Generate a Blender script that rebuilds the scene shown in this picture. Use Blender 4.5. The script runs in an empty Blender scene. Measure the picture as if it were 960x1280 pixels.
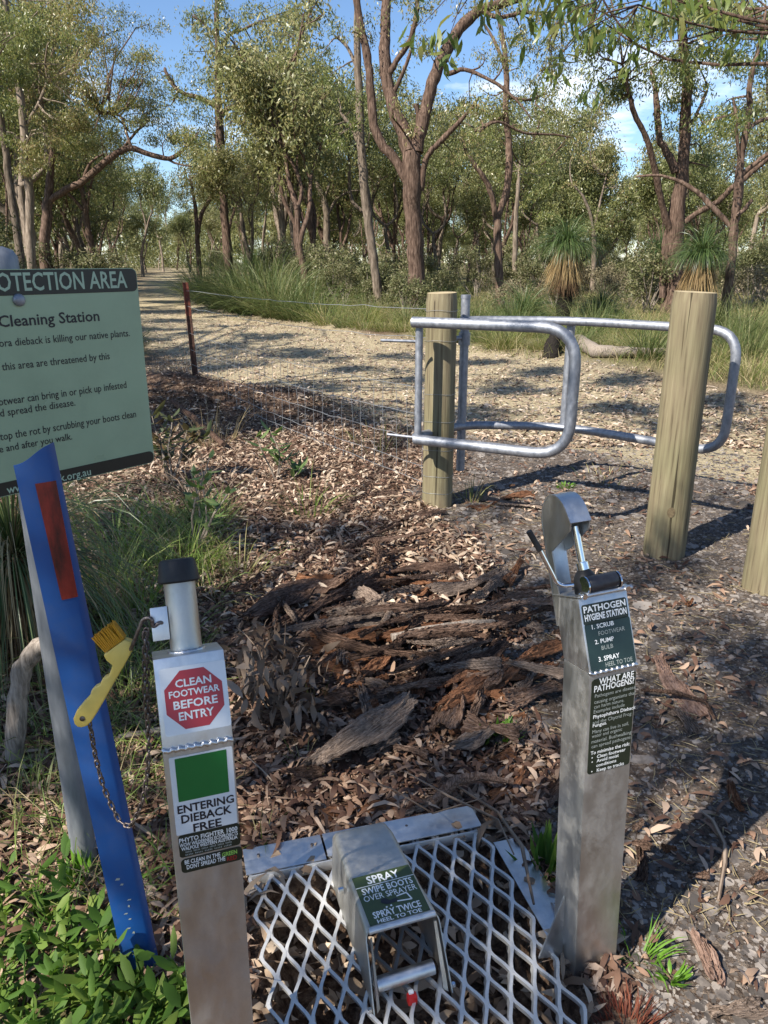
import bpy, bmesh, math, random
import numpy as np
from mathutils import Vector, Matrix, Euler
S = bpy.context.scene
C = S.collection
R = math.radians
PI = math.pi

# ------------------------------------------------------------------ camera
EYE = 1.5
F = 960.0
TH = math.atan(315 / 960)
cam = bpy.data.cameras.new('camera')
cam.sensor_fit = 'VERTICAL'; cam.sensor_height = 36; cam.sensor_width = 27; cam.lens = 27.0
cam.clip_start = 0.05; cam.clip_end = 2000
camo = bpy.data.objects.new('camera', cam); C.objects.link(camo)
camo.location = (0, 0, EYE); camo.rotation_euler = (PI / 2 - TH, 0, 0)
S.camera = camo
S.render.resolution_x = 768; S.render.resolution_y = 1024

# ------------------------------------------------------------------ sky and sun
SUN_E = R(43); SUN_A = R(40)          # shadows run towards 40 degrees from +X
sdir = Vector((-math.cos(SUN_A) * math.cos(SUN_E), -math.sin(SUN_A) * math.cos(SUN_E), math.sin(SUN_E)))
w = bpy.data.worlds.new('World'); S.world = w; w.use_nodes = True
nt = w.node_tree; nt.nodes.clear()
N_ = nt.nodes.new; L_ = nt.links.new
out = N_('ShaderNodeOutputWorld'); bg = N_('ShaderNodeBackground')
sky = N_('ShaderNodeTexSky'); sky.sky_type = 'NISHITA'; sky.sun_disc = False
sky.sun_elevation = SUN_E; sky.sun_rotation = math.atan2(sdir.x, sdir.y)
sky.air_density = 1.0; sky.dust_density = 0.15; sky.ozone_density = 5.0; sky.altitude = 800
tc = N_('ShaderNodeTexCoord'); sp = N_('ShaderNodeSeparateXYZ'); L_(tc.outputs['Generated'], sp.inputs[0])
ad = N_('ShaderNodeMath'); ad.operation = 'ADD'; ad.inputs[1].default_value = 0.12; L_(sp.outputs[2], ad.inputs[0])
mx = N_('ShaderNodeMath'); mx.operation = 'MAXIMUM'; mx.inputs[1].default_value = 0.05; L_(ad.outputs[0], mx.inputs[0])
dx = N_('ShaderNodeMath'); dx.operation = 'DIVIDE'; L_(sp.outputs[0], dx.inputs[0]); L_(mx.outputs[0], dx.inputs[1])
dy = N_('ShaderNodeMath'); dy.operation = 'DIVIDE'; L_(sp.outputs[1], dy.inputs[0]); L_(mx.outputs[0], dy.inputs[1])
cb = N_('ShaderNodeCombineXYZ'); L_(dx.outputs[0], cb.inputs[0]); L_(dy.outputs[0], cb.inputs[1])
mp = N_('ShaderNodeMapping'); mp.inputs['Location'].default_value = (3.2, 1.7, 0.0); L_(cb.outputs[0], mp.inputs[0])
no = N_('ShaderNodeTexNoise'); no.inputs['Scale'].default_value = 0.85; no.inputs['Detail'].default_value = 9
no.inputs['Roughness'].default_value = 0.58; L_(mp.outputs[0], no.inputs['Vector'])
rp = N_('ShaderNodeValToRGB'); rp.color_ramp.elements[0].position = 0.55; rp.color_ramp.elements[1].position = 0.70
L_(no.outputs['Fac'], rp.inputs[0])
mixc = N_('ShaderNodeMix'); mixc.data_type = 'RGBA'
L_(rp.outputs[0], mixc.inputs[0]); L_(sky.outputs[0], mixc.inputs[6]); mixc.inputs[7].default_value = (9.5, 9.7, 10.0, 1)
L_(mixc.outputs[2], bg.inputs['Color']); bg.inputs['Strength'].default_value = 0.09
L_(bg.outputs[0], out.inputs['Surface'])
sun = bpy.data.lights.new('sun', 'SUN'); sun.energy = 5.0; sun.angle = R(0.5); sun.color = (1.0, 0.93, 0.82)
suno = bpy.data.objects.new('sun', sun); C.objects.link(suno)
suno.location = sdir * 30; suno.rotation_euler = sdir.to_track_quat('Z', 'Y').to_euler()
S.view_settings.view_transform = 'Standard'; S.view_settings.look = 'None'
S.view_settings.exposure = 1.02; S.view_settings.gamma = 1.0; S.view_settings.use_curve_mapping = False
S.cycles.max_bounces = 6; S.cycles.diffuse_bounces = 3; S.cycles.glossy_bounces = 3
S.cycles.transmission_bounces = 4; S.cycles.transparent_max_bounces = 4
S.cycles.use_denoising = True

# ------------------------------------------------------------------ measuring helpers (rays from where the photo was taken)
def ray(px, py):
    u = (px - 480) / F; v = (640 - py) / F; c, s = math.cos(TH), math.sin(TH)
    return Vector((u, c + v * s, -s + v * c))
def at(px, py, Y):
    d = ray(px, py); return Vector((0, 0, EYE)) + d * (Y / d.y)
def gp(px, py, z=0.0):
    d = ray(px, py); return Vector((0, 0, EYE)) + d * ((z - EYE) / d.z)
class Frame:            # a flat face: origin, right, up, out
    def __init__(s, O, X, Y): s.O = Vector(O); s.X = Vector(X).normalized(); s.Y = Vector(Y).normalized(); s.N = s.X.cross(s.Y)
    def p(s, a, b, n=0.0): return s.O + s.X * a + s.Y * b + s.N * n
    def hit(s, px, py):
        d = ray(px, py); E = Vector((0, 0, EYE)); t = (s.O - E).dot(s.N) / d.dot(s.N); q = E + d * t - s.O
        return q.dot(s.X), q.dot(s.Y)
    def local(s, M):    # the same frame in the coordinates of a root with matrix M
        I = M.inverted(); f = Frame(I @ s.O, I.to_3x3() @ s.X, I.to_3x3() @ s.Y); return f

# ------------------------------------------------------------------ mesh helpers
class MB:
    def __init__(s): s.v = []; s.f = []
    def add(s, vs, fs):
        o = len(s.v); s.v += [tuple(x) for x in vs]; s.f += [tuple(i + o for i in f) for f in fs]
    def box(s, c, d, M=None):
        x, y, z = [a / 2 for a in d]; vs = [Vector((sx * x, sy * y, sz * z)) for sx in (-1, 1) for sy in (-1, 1) for sz in (-1, 1)]
        if M is not None: vs = [M @ v for v in vs]
        vs = [v + Vector(c) for v in vs]
        s.add(vs, [(0, 1, 3, 2), (4, 6, 7, 5), (0, 4, 5, 1), (2, 3, 7, 6), (0, 2, 6, 4), (1, 5, 7, 3)])
    def tube(s, pts, rad, n=8, cap=True, sx=1.0):
        pts = [Vector(p) for p in pts]; k = len(pts)
        if not hasattr(rad, '__len__'): rad = [rad] * k
        vs = []; up = None
        for i, p in enumerate(pts):
            t = (pts[min(i + 1, k - 1)] - pts[max(i - 1, 0)])
            t = t.normalized() if t.length > 1e-9 else Vector((0, 0, 1))
            if up is None:
                a = Vector((0, 0, 1)) if abs(t.z) < 0.9 else Vector((1, 0, 0)); up = t.cross(a).normalized()
            else:
                up = (up - t * up.dot(t)).normalized()
            b = t.cross(up)
            for j in range(n):
                a = 2 * PI * j / n; vs.append(p + up * (math.cos(a) * rad[i] * sx) + b * (math.sin(a) * rad[i]))
        fs = [(i * n + j, i * n + (j + 1) % n, (i + 1) * n + (j + 1) % n, (i + 1) * n + j) for i in range(k - 1) for j in range(n)]
        if cap: fs += [tuple(reversed(range(n))), tuple((k - 1) * n + j for j in range(n))]
        s.add(vs, fs)
    def mesh(s, name):
        me = bpy.data.meshes.new(name); me.from_pydata(s.v, [], s.f); me.update(); return me
def fast_mesh(name, V, Q):
    """V (n,3) float, Q (m,k) int: one mesh from arrays"""
    V = np.asarray(V, np.float32); Q = np.asarray(Q, np.int32); k = Q.shape[1]
    me = bpy.data.meshes.new(name)
    me.vertices.add(len(V)); me.vertices.foreach_set('co', V.ravel())
    me.loops.add(Q.size); me.loops.foreach_set('vertex_index', Q.ravel())
    me.polygons.add(len(Q)); me.polygons.foreach_set('loop_start', np.arange(0, Q.size, k, dtype=np.int32))
    try: me.polygons.foreach_set('loop_total', np.full(len(Q), k, np.int32))
    except Exception: pass
    me.update(calc_edges=True); return me
def smooth(me, ang=None):
    me.polygons.foreach_set('use_smooth', [True] * len(me.polygons))
    if ang is not None:
        try: me.set_sharp_from_angle(angle=R(ang))
        except Exception: pass
def obj(name, m, mat=None, parent=None, sm=None):
    me = m.mesh(name) if isinstance(m, MB) else m
    if sm is not None: smooth(me, sm)
    if mat is not None and not me.materials: me.materials.append(mat)
    o = bpy.data.objects.new(name, me); C.objects.link(o)
    if parent is not None: o.parent = parent
    return o
def tag(o, label=None, cat=None, group=None, kind=None):
    if label: o['label'] = label
    if cat: o['category'] = cat
    if group: o['group'] = group
    if kind: o['kind'] = kind
    return o
def thing(name, label, cat, loc=(0, 0, 0), rz=0.0, group=None):
    o = bpy.data.objects.new(name, None); C.objects.link(o); o.location = loc; o.rotation_euler = (0, 0, rz)
    o.empty_display_size = 0.1
    return tag(o, label, cat, group)
def mat_of(o): return Matrix.LocRotScale(o.location, o.rotation_euler, o.scale)
def dup(root, loc, rz=0.0, sc=1.0, label=None, group=None, tilt=(0, 0)):
    r = root.copy(); C.objects.link(r); r.location = loc; r.rotation_euler = (tilt[0], tilt[1], rz)
    r.scale = (sc, sc, sc) if not hasattr(sc, '__len__') else sc
    if label: r['label'] = label
    if group: r['group'] = group
    for ch in list(root.children):
        c = ch.copy(); C.objects.link(c); c.parent = r
        for g in list(ch.children):
            d = g.copy(); C.objects.link(d); d.parent = c
    return r
def bm_out(bm, name, bevel=0.0, seg=2, sm=35):
    if bevel: bmesh.ops.bevel(bm, geom=list(bm.edges), offset=bevel, segments=seg, profile=0.6, affect='EDGES')
    bmesh.ops.recalc_face_normals(bm, faces=list(bm.faces))
    me = bpy.data.meshes.new(name); bm.to_mesh(me); bm.free()
    if sm: smooth(me, sm)
    return me
def prism(profile, x0, x1, bevel=0.0, name='p'):
    """closed (y,z) outline extruded along x"""
    bm = bmesh.new(); a = [bm.verts.new((x0, y, z)) for y, z in profile]; b = [bm.verts.new((x1, y, z)) for y, z in profile]
    n = len(a); bm.faces.new(a); bm.faces.new(list(reversed(b)))
    for i in range(n): bm.faces.new((a[i], b[i], b[(i + 1) % n], a[(i + 1) % n]))
    return bm_out(bm, name, bevel)
def boxmesh(c, d, bevel=0.002, M=None, name='b'):
    bm = bmesh.new(); bmesh.ops.create_cube(bm, size=1.0)
    for v in bm.verts:
        q = Vector((v.co.x * d[0], v.co.y * d[1], v.co.z * d[2]))
        v.co = (M @ q if M is not None else q) + Vector(c)
    return bm_out(bm, name, bevel)
def fillet(pts, rads, n=7):
    """polyline with rounded corners"""
    pts = [Vector(p) for p in pts]; o = [pts[0]]
    for i in range(1, len(pts) - 1):
        r = rads[i] if hasattr(rads, '__len__') else rads
        a, b, c = pts[i - 1], pts[i], pts[i + 1]
        d1 = (a - b); d2 = (c - b); r = min(r, d1.length * .49, d2.length * .49)
        if r < 1e-4: o.append(b); continue
        p, q = b + d1.normalized() * r, b + d2.normalized() * r
        for k in range(n + 1):
            t = k / n; o.append(p * (1 - t) ** 2 + b * 2 * t * (1 - t) + q * t * t)
    o.append(pts[-1]); return o
def plate(fr, x0, y0, x1, y1, r=0.004, n0=0.0003, n1=0.0011, name='plate'):
    """rounded rectangle slab on a face"""
    o = []
    r = min(r, (x1 - x0) * .45, (y1 - y0) * .45)
    for cx, cy, a0 in ((x1 - r, y0 + r, -90), (x1 - r, y1 - r, 0), (x0 + r, y1 - r, 90), (x0 + r, y0 + r, 180)):
        for k in range(5):
            a = R(a0 + 22.5 * k); o.append((cx + r * math.cos(a), cy + r * math.sin(a)))
    return slab(fr, o, n0, n1, name)
def slab(fr, outline, n0=0.0003, n1=0.0011, name='slab'):
    m = MB(); n = len(outline)
    vs = [fr.p(a, b, n1) for a, b in outline] + [fr.p(a, b, n0) for a, b in outline]
    m.add(vs, [tuple(range(n))] + [((i + 1) % n, i, n + i, n + (i + 1) % n) for i in range(n)])
    return m.mesh(name)
def text_mesh(txt, bold=0.0):
    cu = bpy.data.curves.new('lettering', 'FONT'); cu.body = txt; cu.size = 1.0; cu.offset = bold; cu.resolution_u = 2
    o = bpy.data.objects.new('lettering', cu); C.objects.link(o)
    me = bpy.data.meshes.new_from_object(o); bpy.data.objects.remove(o); bpy.data.curves.remove(cu)
    V = np.empty(len(me.vertices) * 3, np.float32); me.vertices.foreach_get('co', V); V = V.reshape(-1, 3)
    fs = [tuple(p.vertices) for p in me.polygons]; bpy.data.meshes.remove(me)
    return V, fs
def cap_h():
    V, _ = text_mesh('H'); return float(V[:, 1].min()), float(V[:, 1].max())
CAP0, CAP1 = cap_h()
def lettering(parent, fr, lines, mat, n=0.0016, name='lettering', local=None):
    """lines: (text, x0, x1, y_base, y_cap, bold): each fitted between x0..x1 with its capitals from y_base to y_cap"""
    m = MB()
    for txt, x0, x1, yb, yc, bold in lines:
        V, fs = text_mesh(txt, bold)
        if not len(V): continue
        a, b = V[:, 0].min(), V[:, 0].max()
        X = x0 + (V[:, 0] - a) / (b - a) * (x1 - x0); Y = yb + (V[:, 1] - CAP0) / (CAP1 - CAP0) * (yc - yb)
        m.add([fr.p(float(x), float(y), n) for x, y in zip(X, Y)], fs)
    return obj(name, m, mat, parent)

# ------------------------------------------------------------------ materials
def base_mat(name):
    m = bpy.data.materials.new(name); m.use_nodes = True; nt = m.node_tree
    b = nt.nodes['Principled BSDF']; return m, nt, b
def noisy(name, cols, scale=5.0, stretch=(1, 1, 1), rough=0.6, bump=0.0, metal=0.0, detail=6, coord='Object',
          spec=0.5, rough2=None, island=0.0, objrand=0.0, bscale=None, pos=None, nrough=0.6, grime=0.0):
    """principled with a noise-driven colour ramp; island / objrand shift the ramp per loose piece / per object"""
    m, nt, b = base_mat(name); N = nt.nodes.new; L = nt.links.new
    tc = N('ShaderNodeTexCoord'); mp = N('ShaderNodeMapping'); mp.inputs['Scale'].default_value = stretch
    L(tc.outputs[coord], mp.inputs[0])
    no = N('ShaderNodeTexNoise'); no.inputs['Scale'].default_value = scale; no.inputs['Detail'].default_value = detail
    no.inputs['Roughness'].default_value = nrough
    L(mp.outputs[0], no.inputs['Vector']); fac = no.outputs['Fac']
    if island or objrand:
        if island:
            g = N('ShaderNodeNewGeometry'); rnd = g.outputs['Random Per Island']; amt = island
        else:
            g = N('ShaderNodeObjectInfo'); rnd = g.outputs['Random']; amt = objrand
        s1 = N('ShaderNodeMath'); s1.operation = 'SUBTRACT'; L(rnd, s1.inputs[0]); s1.inputs[1].default_value = 0.5
        s2 = N('ShaderNodeMath'); s2.operation = 'MULTIPLY_ADD'; L(s1.outputs[0], s2.inputs[0]); s2.inputs[1].default_value = amt; L(fac, s2.inputs[2])
        fac = s2.outputs[0]
    rp = N('ShaderNodeValToRGB'); el = rp.color_ramp.elements
    k = len(cols); ps = pos or [0.3 + 0.4 * i / max(1, k - 1) for i in range(k)]
    while len(el) < k: el.new(0.5)
    for e, c, p in zip(el, cols, ps): e.position = p; e.color = (*c, 1)
    L(fac, rp.inputs[0]); L(rp.outputs[0], b.inputs['Base Color'])
    b.inputs['Roughness'].default_value = rough; b.inputs['Metallic'].default_value = metal
    b.inputs['Specular IOR Level'].default_value = spec
    if rough2 is not None:
        mr = N('ShaderNodeMapRange'); mr.inputs[1].default_value = .3; mr.inputs[2].default_value = .7
        mr.inputs[3].default_value = rough; mr.inputs[4].default_value = rough2; L(no.outputs['Fac'], mr.inputs[0]); L(mr.outputs[0], b.inputs['Roughness'])
    if grime:
        gn = N('ShaderNodeTexNoise'); gn.inputs['Scale'].default_value = 9; gn.inputs['Detail'].default_value = 10; gn.inputs['Roughness'].default_value = .72; L(tc.outputs[coord], gn.inputs['Vector'])
        gr_ = N('ShaderNodeValToRGB'); gr_.color_ramp.elements[0].position = .47; gr_.color_ramp.elements[1].position = .72; L(gn.outputs['Fac'], gr_.inputs[0])
        gm = N('ShaderNodeMath'); gm.operation = 'MULTIPLY'; gm.inputs[1].default_value = grime; L(gr_.outputs[0], gm.inputs[0])
        gx = N('ShaderNodeMix'); gx.data_type = 'RGBA'; L(gm.outputs[0], gx.inputs[0]); L(rp.outputs[0], gx.inputs[6]); gx.inputs[7].default_value = (.13, .105, .08, 1); L(gx.outputs[2], b.inputs['Base Color'])
        if metal:
            mm = N('ShaderNodeMath'); mm.operation = 'MULTIPLY_ADD'; L(gm.outputs[0], mm.inputs[0]); mm.inputs[1].default_value = -metal; mm.inputs[2].default_value = metal; L(mm.outputs[0], b.inputs['Metallic'])
    if bump:
        src = no
        if bscale:
            src = N('ShaderNodeTexNoise'); src.inputs['Scale'].default_value = bscale; src.inputs['Detail'].default_value = 5; L(mp.outputs[0], src.inputs['Vector'])
        bu = N('ShaderNodeBump'); bu.inputs['Strength'].default_value = bump; bu.inputs['Distance'].default_value = 0.02
        L(src.outputs['Fac'], bu.inputs['Height']); L(bu.outputs[0], b.inputs['Normal'])
    return m
def leafy(name, cols, trans=0.3, rough=0.5, spec=0.35, tcol=None, obj_shift=0.25, isl=0.8):
    """leaf: colour by loose piece, part of the light passes through"""
    m, nt, b = base_mat(name); N = nt.nodes.new; L = nt.links.new
    g = N('ShaderNodeNewGeometry'); oi = N('ShaderNodeObjectInfo')
    a = N('ShaderNodeMath'); a.operation = 'MULTIPLY'; L(oi.outputs['Random'], a.inputs[0]); a.inputs[1].default_value = obj_shift
    c = N('ShaderNodeMath'); c.operation = 'MULTIPLY_ADD'; L(g.outputs['Random Per Island'], c.inputs[0]); c.inputs[1].default_value = isl; L(a.outputs[0], c.inputs[2])
    rp = N('ShaderNodeValToRGB'); el = rp.color_ramp.elements; k = len(cols)
    while len(el) < k: el.new(0.5)
    for i, (e, cc) in enumerate(zip(el, cols)): e.position = i / max(1, k - 1); e.color = (*cc, 1)
    L(c.outputs[0], rp.inputs[0]); L(rp.outputs[0], b.inputs['Base Color'])
    b.inputs['Roughness'].default_value = rough; b.inputs['Specular IOR Level'].default_value = spec
    if trans:
        t = N('ShaderNodeBsdfTranslucent'); mx = N('ShaderNodeMixShader'); mx.inputs[0].default_value = trans
        hs = N('ShaderNodeHueSaturation'); hs.inputs['Value'].default_value = 1.35; hs.inputs['Saturation'].default_value = 1.1
        hs.inputs['Hue'].default_value = 0.49
        L(rp.outputs[0], hs.inputs['Color']); L(hs.outputs[0], t.inputs['Color'])
        o = nt.nodes['Material Output']; L(b.outputs[0], mx.inputs[1]); L(t.outputs[0], mx.inputs[2]); L(mx.outputs[0], o.inputs['Surface'])
    return m
def plain(name, col, rough=0.5, metal=0.0, spec=0.5, var=0.12, scale=30):
    c1 = tuple(x * (1 - var) for x in col); c2 = tuple(min(1, x * (1 + var)) for x in col)
    return noisy(name, [c1, c2], scale=scale, rough=rough, metal=metal, spec=spec)
SHADERS = [(-13, 8, 2, 1.0, 1.2), (-15, 16, 4, 1.0, 3.1), (-12, 20, 1, 1.0, 2.0)]
SHADE = [(-1.25, 2.4, .65, 6.0, 1.3), (-1.6, 4.2, .6, 6.5, 1.2), (-1.0, 3.1, .45, 6.2, 1.1), (-.42, 1.95, .32, 5.6, 1.1),
         (-.1, 2.25, .30, 5.8, 1.0), (.35, 2.45, .34, 6.0, 1.1), (.3, 1.95, .32, 5.5, 1.0), (-.15, 2.9, .24, 6.2, .9), (.95, 2.1, .36, 5.2, 1.4), (1.4, 2.7, .40, 5.6, 1.4), (.85, 2.9, .33, 6.0, 1.2), (1.45, 3.4, .38, 6.0, 1.2), (.8, 3.5, .28, 6.3, 1.0),
         (0.05, 1.45, .2, 5.0, .9), (.25, 1.25, .2, 5.0, 1), (.5, 1.95, .2, 5.2, 1.0), (-.3, 4.3, .3, 7.0, 1.0), (-.75, 4.1, .3, 6.8, 1.0), (.7, 4.55, .2, 6.5, .9), (1.9, 4.9, .35, 7.0, .9), (0.1, 6.4, .35, 7.5, .9), (-1.3, 5.4, .4, 7, 1), (-1.2, 3.7, .4, 6.3, 1.3), (-.85, 4.2, .34, 6.5, 1.3), (-.15, 4.3, .25, 6.8, 1.2), (1.0, 2.45, .25, 5.4, 1.3), (.42, 1.66, .17, 4.5, 1.6)]
SHADE_TRACK = [(-2.2, 7.2, .5, 7, 1.4), (-1.1, 7.5, .5, 7, 1.4), (-.2, 7.7, .45, 7, 1.4), (.7, 7.6, .35, 7, 1.3), (-1.7, 8.7, .45, 7, 1.3), (2.9, 7.4, .4, 7, 1.2), (-3.0, 10.8, .45, 7.5, 1.3), (.4, 10.6, .4, 7.5, 1.3), (2.4, 11.4, .5, 8, 1.3), (-.9, 12.6, .4, 8, 1.3), (-3.2, 14.6, .5, 8, 1.3), (.2, 13.2, .45, 8, 1.3), (-4.2, 17.2, .5, 8, 1.3), (-1.8, 7.9, .5, 7.0, 1.3), (-.6, 8.3, .45, 7.2, 1.3), (.9, 8.0, .4, 7, 1.2), (2.4, 8.4, .5, 7.4, 1.2), (3.8, 8.8, .5, 7.6, 1.2), (-2.6, 9.6, .4, 7, 1.2), (-.9, 9.9, .45, 7.5, 1.2), (1.5, 9.8, .5, 7.5, 1.2), (3.2, 10.6, .5, 7.5, 1.2), (-.2, 11.6, .5, 8, 1.2),
               (-2.4, 11.9, .5, 8, 1.2), (1.6, 12.4, .5, 8, 1.1), (-3.8, 13.4, .5, 8, 1.2), (-1.4, 13.8, .6, 8, 1.2), (-4.6, 15.6, .6, 8.5, 1.2), (-2.4, 16.4, .6, 8.5, 1.2), (-5.4, 18.2, .7, 8.5, 1.2), (-3.4, 19.4, .6, 8.5, 1.2), (-6.2, 21.5, .7, 9, 1.2), (-4.4, 23.5, .7, 9, 1.2), (-7.6, 25.5, .8, 9, 1.2), (-6, 28.5, .8, 9, 1.2), (-9, 31, .9, 9, 1.2), (.3, 7.2, .25, 7, 1.1), (-1.5, 6.9, .35, 7, 1.2)]
M = {}
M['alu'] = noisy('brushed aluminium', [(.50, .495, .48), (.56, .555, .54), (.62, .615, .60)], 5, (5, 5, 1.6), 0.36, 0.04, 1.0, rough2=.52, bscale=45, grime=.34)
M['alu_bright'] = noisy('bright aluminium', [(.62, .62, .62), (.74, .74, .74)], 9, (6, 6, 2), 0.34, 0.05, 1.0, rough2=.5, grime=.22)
M['alu_side'] = noisy('darker aluminium', [(.44, .43, .40), (.56, .55, .52)], 6, (6, 6, 1), 0.38, 0.05, 1.0, rough2=.56, grime=.35)
M['weld'] = noisy('weld bead', [(.5, .5, .5), (.75, .75, .75)], 90, rough=.35, metal=1.0, bump=.2)
M['chrome'] = plain('chrome', (.78, .78, .80), .12, 1.0, var=.03)
M['rubber'] = noisy('black rubber', [(.010, .010, .011), (.022, .022, .024)], 40, rough=.5, bump=.05, spec=.35)
M['roller'] = noisy('black roller', [(.012, .012, .016), (.03, .03, .036)], 60, (1, 1, 1), .42, .05)
M['galv'] = noisy('galvanised steel', [(.19, .205, .235), (.27, .285, .32), (.36, .375, .41)], 38, (1, 1, .6), .48, .03, .7, rough2=.62)
M['galv_dull'] = noisy('weathered galvanised steel', [(.15, .165, .19), (.23, .245, .27), (.31, .325, .35)], 14, (2.5, 2.5, .5), .5, .05, .55, rough2=.65)
M['wire'] = plain('fence wire', (.30, .31, .32), .5, .55)
M['rust'] = noisy('rusty steel', [(.06, .018, .011), (.15, .04, .022), (.26, .075, .04)], 30, rough=.85, bump=.3)
M['chain'] = noisy('dark steel chain', [(.07, .05, .045), (.16, .13, .12), (.3, .27, .25)], 120, rough=.42, metal=.85, bump=.2)
M['blue'] = noisy('blue paint', [(.005, .052, .20), (.006, .063, .24), (.010, .077, .28)], 5, (1, 1, .3), .36, .03, rough2=.6, grime=.20)
M['red_reflector'] = noisy('faded red reflector', [(.030, .006, .006), (.19, .018, .013), (.29, .034, .02)], 11, (1.6, 1.6, .5), .3, .05, pos=[.40, .52, .64])
M['white_sticker'] = noisy('white vinyl', [(.66, .68, .69), (.73, .75, .77)], 12, rough=.35, grime=.10)
M['red_sticker'] = plain('red vinyl', (.42, .030, .042), .35, var=.05)
M['green_sticker'] = noisy('green vinyl', [(.010, .13, .028), (.016, .17, .04)], 3, rough=.3)
M['dark_sticker'] = plain('black green vinyl', (.014, .020, .012), .38, var=.15)
M['teal_sticker'] = plain('dark teal vinyl', (.012, .028, .027), .32, var=.12)
M['olive_sticker'] = plain('olive green vinyl', (.045, .068, .022), .36, var=.1)
M['letter_white'] = plain('white letters', (.72, .74, .74), .4, var=.02)
M['letter_grey'] = plain('grey letters', (.30, .33, .31), .4, var=.02)
M['letter_black'] = plain('black letters', (.014, .013, .018), .4, var=.02)
M['letter_green'] = plain('green letters', (.28, .52, .10), .4, var=.02)
M['letter_red'] = plain('red letters', (.30, .025, .02), .4, var=.02)
M['sign_green'] = noisy('pale green sign paint', [(.28, .375, .245), (.31, .41, .265), (.335, .435, .285)], 6, rough=.26, rough2=.42, spec=.5, grime=.10)
M['sign_black'] = plain('black sign paint', (.016, .019, .016), .35, var=.1)
M['letter_sign'] = plain('pale green letters', (.36, .48, .35), .4, var=.02)
M['yellow'] = noisy('yellow plastic', [(.62, .43, .085), (.72, .53, .12)], 14, rough=.42, spec=.5, grime=.22)
M['bristle'] = noisy('orange bristles', [(.40, .17, .005), (.66, .33, .012)], 120, (4, 4, 1), .6, .3)
M['red_plastic'] = plain('red plastic', (.55, .02, .018), .3)
M['white_plastic'] = plain('white plastic', (.75, .75, .75), .4)
def wood_mat():
    m, nt, b = base_mat('treated pine'); N = nt.nodes.new; L = nt.links.new
    tc = N('ShaderNodeTexCoord'); mp = N('ShaderNodeMapping'); mp.inputs['Scale'].default_value = (1, 1, .045); L(tc.outputs['Object'], mp.inputs[0])
    n1 = N('ShaderNodeTexNoise'); n1.inputs['Scale'].default_value = 70; n1.inputs['Detail'].default_value = 5; L(mp.outputs[0], n1.inputs['Vector'])
    n2 = N('ShaderNodeTexNoise'); n2.inputs['Scale'].default_value = 2.6; n2.inputs['Detail'].default_value = 4; L(tc.outputs['Object'], n2.inputs['Vector'])
    r1 = N('ShaderNodeValToRGB'); e = r1.color_ramp.elements
    e[0].position = .27; e[0].color = (.075, .060, .038, 1); e[1].position = .40; e[1].color = (.165, .138, .10, 1)
    q = e.new(.56); q.color = (.20, .175, .122, 1); q = e.new(.74); q.color = (.255, .225, .165, 1)
    L(n1.outputs['Fac'], r1.inputs[0])
    r2 = N('ShaderNodeValToRGB'); e = r2.color_ramp.elements; e[0].position = .35; e[0].color = (.86, .88, .72, 1); e[1].position = .65; e[1].color = (1, .95, .84, 1)
    L(n2.outputs['Fac'], r2.inputs[0])
    n3 = N('ShaderNodeTexNoise'); n3.inputs['Scale'].default_value = 34; n3.inputs['Detail'].default_value = 3
    mp3 = N('ShaderNodeMapping'); mp3.inputs['Scale'].default_value = (1, 1, .022); mp3.inputs['Location'].default_value = (3, 1, 2); L(tc.outputs['Object'], mp3.inputs[0]); L(mp3.outputs[0], n3.inputs['Vector'])
    r3 = N('ShaderNodeValToRGB'); e = r3.color_ramp.elements; e[0].position = .335; e[0].color = (.12, .10, .08, 1); e[1].position = .372; e[1].color = (1, 1, 1, 1); L(n3.outputs['Fac'], r3.inputs[0])
    m3 = N('ShaderNodeMix'); m3.data_type = 'RGBA'; m3.blend_type = 'MULTIPLY'; m3.inputs[0].default_value = .85; L(r2.outputs[0], m3.inputs[6]); L(r3.outputs[0], m3.inputs[7]); r2 = m3
    mu = N('ShaderNodeMix'); mu.data_type = 'RGBA'; mu.blend_type = 'MULTIPLY'; mu.inputs[0].default_value = 1
    L(r1.outputs[0], mu.inputs[6]); L(r2.outputs[2], mu.inputs[7])
    L(mu.outputs[2], b.inputs['Base Color']); b.inputs['Roughness'].default_value = .78; b.inputs['Specular IOR Level'].default_value = .25
    bu = N('ShaderNodeBump'); bu.inputs['Strength'].default_value = .5; bu.inputs['Distance'].default_value = .006
    L(n1.outputs['Fac'], bu.inputs['Height']); L(bu.outputs[0], b.inputs['Normal']); return m
M['wood'] = wood_mat()
M['wood_end'] = noisy('sawn post end', [(.30, .24, .14), (.46, .37, .22)], 18, rough=.85, bump=.3)
M['knot'] = noisy('knot', [(.07, .05, .025), (.16, .12, .065)], 60, rough=.8)
M['bark_dark'] = noisy('dark tree bark', [(.032, .021, .016), (.105, .070, .053), (.21, .148, .115)], 26, (1, 1, .16), .92, .9, spec=.1, objrand=.12)
M['bark_pale'] = noisy('grey tree bark', [(.07, .055, .042), (.17, .135, .105), (.30, .245, .195)], 20, (1, 1, .16), .92, .8, spec=.1, objrand=.2)
M['bark_strip'] = noisy('stringy fallen bark', [(.045, .028, .020), (.15, .092, .066), (.32, .22, .165)], 24, (9, .7, 9), .9, 1.0, spec=.12, objrand=.28)
M['bark_orange'] = noisy('rusty inner bark', [(.075, .036, .020), (.19, .088, .046), (.28, .145, .082)], 20, (7, .7, 7), .85, .7, spec=.12)
M['bark_grey'] = noisy('silvery bark', [(.07, .05, .04), (.22, .165, .13), (.40, .31, .25)], 24, (9, .6, 9), .9, .9, spec=.12)
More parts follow.
